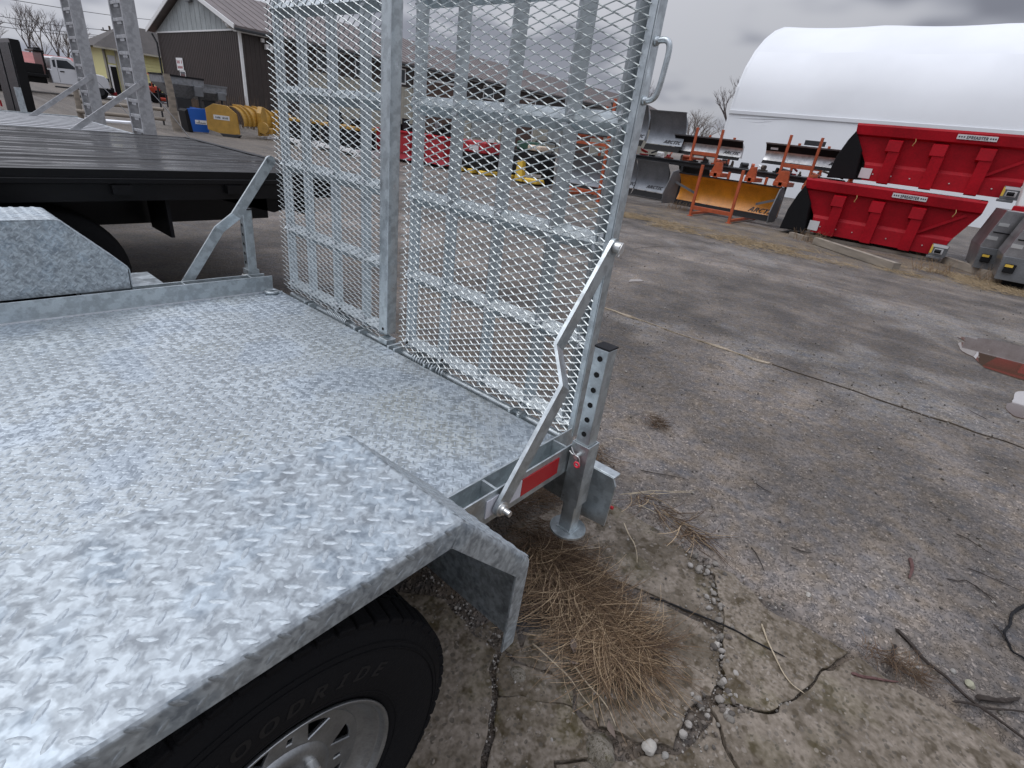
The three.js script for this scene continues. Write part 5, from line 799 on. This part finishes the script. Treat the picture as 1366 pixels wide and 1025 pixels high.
function weedMat(n, from, to, w0, w1, Lr, colors, name, label, cat, r = .0011, up = .12, wild = 3.6) {
  const col = colors.map(() => []);
  for (let i = 0; i < n; i++) { const t = R() ** .8, c = from.clone().lerp(to, t), s = V(-(to.z - from.z), 0, to.x - from.x).normalize(), wd = mixn(w0, w1, t), off = (R() + R() + R() - 1.5) / 1.5 * wd; c.addScaledVector(s, off); c.y = .004 + .045 * R() * (1 - (off / wd) ** 2) * (1 - .5 * t); const base = to.clone().sub(from).setY(0).normalize().addScaledVector(s, off / wd * .6 + (R() - .5) * wild).setY((R() - .35) * up); col[Math.floor(R() * colors.length)].push(...strand(c, base, Lr * (.4 + R()), r * (.6 + .8 * R()), 4.2, .25)); }
  const t = thing(name, label, cat, undefined, from); t.userData.kind = 'stuff';
  col.forEach((P, i) => { if (!P.length) return; const g = new THREE.BufferGeometry(); g.setAttribute('position', new THREE.Float32BufferAttribute(P, 3)); g.computeVertexNormals(); g.translate(-from.x, -from.y, -from.z); mesh('dry_stems', g, colors[i], t); });
  return t;
}
const tan = [std([.24, .16, .092], { roughness: .9 }), std([.15, .098, .058], { roughness: .9 }), std([.11, .07, .045], { roughness: .95 }), std([.46, .34, .21], { roughness: .85 })];
weedMat(2300, onY(705, 735, 0), onY(845, 890, 0), .12, .17, .17, [tan[0], tan[1], tan[2], tan[0], tan[3]], 'dry_weed_mat', 'matted dead brown weed lying on the pavement behind the fender', 'dead weed', .0012, .3, 7);
weedMat(900, onY(700, 700, 0), onY(780, 800, 0), .16, .16, .12, [tan[1], tan[2]], 'dry_leaf_litter', 'dark tangle of dead stems under the jack foot', 'dead weed', .0012);
weedMat(260, onY(655, 690, 0), onY(740, 660, 0), .12, .10, .10, [tan[1], tan[2]], 'dry_stem_litter', 'dead stems and leaves under the side rail', 'dead weed', .0013);
weedMat(90, onY(845, 660, 0), onY(935, 725, 0), .03, .03, .14, [tan[1], tan[2], tan[3]], 'dry_stem_trail', 'line of dead stems along the edge of the concrete', 'dead weed', .0018, .02);
weedMat(130, onY(1140, 868, 0), onY(1230, 905, 0), .04, .04, .07, [tan[1], tan[2]], 'dry_weed_tuft', 'small dead weed tuft in the concrete crack', 'dead weed', .0011, .8);
weedMat(110, onY(866, 558, 0), onY(880, 572, 0), .05, .05, .07, [tan[1], tan[2]], 'dead_weed_clump', 'small round dead weed clump on the asphalt beside the jack', 'dead weed', .0014, .9);
weedMat(240, onY(800, 600, 0), onY(775, 650, 0), .06, .08, .12, tan.slice(0, 3), 'dry_grass_wisp', 'dead grass wisps between the jack and the light box', 'dead weed', .0013);
{ // straw along the far edge of the lot
  const P = []; for (let i = 0; i < 5200; i++) { const z = rr(-6.5, 2.2), x = 10.75 + .9 * (wn(0, z, .4, 5) - .5) + (R() + R() - 1) * .75 + (z > -.2 ? .5 : 0); if (wn(x, z, 1.6, 8) < .42) continue; const a = R() * 6.28; P.push(...strand(V(x, .012, z), V(Math.cos(a), .1 * R(), Math.sin(a)), .1 + .16 * R(), .0032, 1, .2, 2)); }
  const g = new THREE.BufferGeometry(); g.setAttribute('position', new THREE.Float32BufferAttribute(P, 3)); g.computeVertexNormals(); tag(mesh('straw_verge', g, std([.33, .25, .15], { roughness: .95 })), 'strip of dead straw along the edge of the lot', 'dead grass', undefined, 'stuff');
  const Q = []; for (let i = 0; i < 420; i++) { const c = [[12.0, .75], [11.6, -.1], [13.6, -5.9], [12.4, -2.3], [11.2, 1.6]][i % 5]; const a = R() * 6.28; Q.push(...strand(V(c[0] + rr(-.25, .25), .01, c[1] + rr(-.3, .3)), V(Math.cos(a) * .5, 1, Math.sin(a) * .5), .12 + .2 * R(), .003, 1, -.3, 3)); }
  const h = new THREE.BufferGeometry(); h.setAttribute('position', new THREE.Float32BufferAttribute(Q, 3)); h.computeVertexNormals(); tag(mesh('dead_grass_tufts', h, tan[0]), 'tufts of dead grass by the timbers and hoppers', 'dead grass', undefined, 'stuff');
  const T = []; for (let i = 0; i < 70; i++) { const x = 10 + 3.2 * R(), z = -28.6 + 1.2 * R(); for (let k = 0; k < 4; k++) T.push(...strand(V(x, .02, z), V((R() - .5) * .5, 1, (R() - .5) * .5), .7 + .8 * R(), .008, .5, -.1, 3)); }
  const w = new THREE.BufferGeometry(); w.setAttribute('position', new THREE.Float32BufferAttribute(T, 3)); w.computeVertexNormals(); tag(mesh('tall_dead_weeds', w, tan[1]), 'tall dead weeds along the foot of the barn', 'dead weed', undefined, 'stuff');
}
function taper(pts, r, seg, n, seed) {                                              // rough tapering stick with closed ends
  const c = new THREE.CatmullRomCurve3(pts), F = c.computeFrenetFrames(seg, false), P = [], rings = [];
  for (let k = 0; k <= seg; k++) { const t = k / seg, p = c.getPointAt(t), e = k === 0 || k === seg ? .05 : 1; rings.push([...Array(n).keys()].map(j => { const a = j / n * 6.2832, q = r * e * (1.05 - .55 * t) * (.8 + .4 * hsh(k, j, seed)); return p.clone().addScaledVector(F.normals[k], Math.cos(a) * q).addScaledVector(F.binormals[k], Math.sin(a) * q).toArray(); })); }
  for (let k = 0; k < seg; k++) for (let j = 0; j < n; j++) { const l = (j + 1) % n; P.push(...rings[k][j], ...rings[k + 1][j], ...rings[k + 1][l], ...rings[k][j], ...rings[k + 1][l], ...rings[k][l]); }
  const g = new THREE.BufferGeometry(); g.setAttribute('position', new THREE.Float32BufferAttribute(P, 3)); g.computeVertexNormals(); return toCreasedNormals(g, .9);
}
const stick = (px, r, mat, name, label, cat, group, h = .008) => { const q = []; px.forEach(([u, v], i) => { q.push([u, v]); if (px[i + 1] && r < .0075) q.push([(u + px[i + 1][0]) / 2 + 5 * (R() - .5), (v + px[i + 1][1]) / 2 + 4 * (R() - .5)]); }); const p = q.map(([u, v]) => { const w = onY(u, v, h); return w.x < 1.85 ? onY(u, v, Math.max(h, .015)) : w; }), o = p[0].clone(); const m = tag(mesh(name, taper(p.map(w => w.clone().sub(o)), r, q.length * 5, 6, px[0][0] | 0), mat), label, cat, group); m.position.copy(o); return m; };
const dkTwig = std([.032, .024, .019], { roughness: .9 }), ltTwig = std([.42, .35, .25], { roughness: .85 }), rdTwig = std([.10, .05, .045], { roughness: .85 });
stick([[865, 797], [910, 812], [960, 832], [1000, 852], [1050, 878]], .0038, M.black, 'black_cable', 'thin black cable lying across the concrete beyond the weed mat', 'cable');
stick([[1016, 832], [1030, 868], [1045, 898], [1074, 926]], .0028, ltTwig, 'straw_stalk', 'pale bent stalk lying on the concrete by the black cable', 'stalk');
stick([[1194, 838], [1235, 882], [1290, 930], [1366, 985], [1420, 1020]], .0065, dkTwig, 'fallen_branch', 'long dark branch lying along the edge of the concrete', 'branch');
stick([[1300, 930], [1340, 935], [1362, 931]], .009, dkTwig, 'branch_stub', 'short black broken branch beside the long branch', 'branch');
stick([[1270, 936], [1310, 944], [1400, 955]], .004, dkTwig, 'dark_twig', 'thin dark twig crossing the long branch', 'twig');
stick([[1195, 860], [1192, 885], [1180, 898]], .006, dkTwig, 'dark_twig', 'short curved dark twig standing in the concrete crack', 'twig');
stick([[1135, 898], [1165, 905], [1200, 910]], .005, rdTwig, 'reddish_twig', 'flat reddish twig lying in the concrete crack', 'twig');
stick([[1375, 805], [1350, 820], [1340, 845], [1352, 870], [1380, 890]], .006, M.black, 'rubber_hose', 'curved black rubber hose lying on the asphalt', 'hose');
stick([[1214, 744], [1217, 758], [1213, 772]], .008, rdTwig, 'bark_piece', 'small reddish curl of bark on the asphalt', 'bark');
for (const px of [[[1002, 730], [1012, 745], [1020, 763]], [[1055, 730], [1085, 738]], [[1275, 712], [1305, 728], [1328, 742]], [[1262, 772], [1290, 775], [1330, 800]], [[1290, 758], [1320, 770], [1366, 790]], [[1300, 780], [1330, 808]], [[1325, 832], [1340, 850], [1355, 866]], [[853, 627], [890, 634], [918, 640]], [[1008, 645], [1030, 658]], [[1318, 560], [1290, 545]], [[845, 332], [905, 330]]]) stick(px, .0024, dkTwig, 'dry_twig', 'small dark twig lying on the asphalt', 'twig', 'dark twigs on the asphalt');
for (const px of [[[826, 660], [870, 655], [928, 655]], [[838, 660], [880, 659], [925, 657]], [[847, 671], [878, 686]], [[832, 697], [846, 725], [850, 752]], [[725, 728], [760, 733], [803, 730]], [[700, 735], [760, 785], [860, 843]], [[710, 858], [760, 905], [790, 945]], [[868, 585], [862, 578]], [[820, 585], [850, 590]], [[764, 885], [800, 930], [822, 970]]]) stick(px, .0022, ltTwig, 'straw_piece', 'pale dry stalk lying among the dead weeds', 'stalk', 'pale stalks in the weeds', .022);
for (const [u, v, s, a] of [[765, 862, .05, .4], [765, 885, .035, 2], [815, 975, .045, .9], [728, 640, .045, 1.2], [700, 672, .04, 2.6], [755, 755, .03, 3]]) { const p = onY(u, v, .03), g = new THREE.PlaneGeometry(s, s * .6, 4, 3), q = g.attributes.position; for (let i = 0; i < q.count; i++) { const X = q.getX(i) / s, Y = q.getY(i) / s; q.setXYZ(i, q.getX(i), q.getY(i) * (1 - (2 * X) ** 2 * .8), .35 * s * (X * X + .6 * Y) + .004 * R()); } g.computeVertexNormals(); g.rotateX(-1.2); g.rotateY(a); const b = g.clone(); b.translate(0, -.0008, 0); const m = tag(mesh('dead_leaf', [g, b], std([.17, .13, .105], { roughness: .8, side: THREE.DoubleSide })), 'curled grey brown dead leaf in the weeds', 'leaf', 'dead leaves in the weeds'); m.position.copy(p); }
const rock = (seed, s) => { const g = new THREE.IcosahedronGeometry(1, 2), p = g.attributes.position; for (let i = 0; i < p.count; i++) { const v = V().fromBufferAttribute(p, i), k = .75 + .5 * wn(v.x * 1.4 + v.z * .7, v.y * 1.4 - v.z * .9, 1, seed); p.setXYZ(i, v.x * k * s, v.y * k * s * .65, v.z * k * s * .85); } g.computeVertexNormals(); return toCreasedNormals(g, .5); };
for (const [u, v, s, m, l] of [[866, 998, .022, 1, 'pale rounded stone by the crack at the end of the weed mat'], [887, 1008, .011, 0, 'small grey stone next to the pale rounded one'], [1294, 914, .016, 2, 'mossy pale stone beside the dark branch'], [1272, 896, .010, 0, 'small grey stone near the mossy one'], [957, 860, .011, 1, 'white stone in the gravelly joint'], [1079, 794, .011, 1, 'round pale stone lying alone on the asphalt']]) { const o = tag(mesh('loose_stone', rock(u, s), [M.stone, std([.5, .47, .42], { roughness: .85, map: rep(grainMap, 20) }), std([.38, .37, .27], { roughness: .9, map: rep(grainMap, 20) })][m]), l, 'stone'); o.position.copy(onY(u, v, s * .4)); }
{ // chunks of broken concrete round the weed
  for (const [u, v, s, tn] of [[800, 1000, .05, .3], [850, 890, .04, 1], [745, 800, .05, 2], [690, 905, .03, .8]]) { const o = tag(mesh('concrete_chunk', rock(u + 5, s), std([.30, .28, .25], { map: rep(concreteMap, 4), roughness: .9 })), 'broken lump of concrete at the rim of the weed hole', 'rubble', 'lumps of broken concrete'); o.position.copy(onY(u, v, -.005)); o.rotation.y = tn; }
  const cols = [[.17, .155, .135], [.23, .21, .185], [.09, .08, .07], [.30, .28, .255], [.13, .11, .092]], put = [];
  const g0 = flat(rock(3, 1)), add = (x, z, s) => put.push([x, .003 + s * .25 + (x > 1.75 ? .0 : .003), z, s]);
  const line = (px, n, w, s0, s1) => { const p = px.map(([u, v]) => onY(u, v, 0)); for (let i = 0; i < n; i++) { const t = R() * (p.length - 1), k = Math.min(p.length - 2, Math.floor(t)), c = p[k].clone().lerp(p[k + 1], t - k); add(c.x + (R() + R() - 1) * w, c.z + (R() + R() - 1) * w, s0 + (s1 - s0) * R() ** 5); } };
  line([[930, 735], [955, 800], [962, 870], [965, 940], [910, 990]], 480, .075, .0018, .014);
  line([[860, 690], [950, 755], [1040, 820]], 160, .06, .002, .007); line([[965, 945], [1040, 945], [1110, 912]], 70, .02, .002, .007);
  line([[660, 870], [655, 940], [640, 1020]], 80, .02, .002, .005); line([[570, 760], [610, 810], [660, 858]], 110, .04, .003, .008);
  for (let i = 0; i < 2600; i++) { const x = 1.7 + 4.5 * R() ** 1.3, z = -3.5 + 6 * R(); if (wn(x, z, 1.2, 91) < .38 && R() > .25) continue; add(x, z, .0016 + .006 * R() ** 4); }
  for (let i = 0; i < 520; i++) add(1.8 + 3.2 * R(), -2.2 + 3.6 * R(), .003 + .006 * R() ** 2);
  for (let i = 0; i < 700; i++) add(6 + 6 * R(), -6 + 8 * R(), .003 + .008 * R() ** 3);
  for (let i = 0; i < 300; i++) add(.6 + 1.1 * R(), -.7 + 1.5 * R(), .0015 + .004 * R() ** 3);
  const o = new THREE.InstancedMesh(uvm(g0), std([1, 1, 1], { roughness: .85 }), put.length), d = new THREE.Object3D(), c = new THREE.Color();
  put.forEach(([x, y, z, s], i) => { d.position.set(x, y, z); d.rotation.set(R() * 3, R() * 6, R() * 3); d.scale.setScalar(s); d.updateMatrix(); o.setMatrixAt(i, d.matrix); const k = cols[Math.floor(R() * 5)]; o.setColorAt(i, c.setRGB(...k)); });
  o.name = 'loose_gravel'; tag(o, 'loose gravel scattered over the pavement', 'gravel', undefined, 'stuff'); o.castShadow = o.receiveShadow = true; scene.add(o);
}
renderer.render(scene, camera);
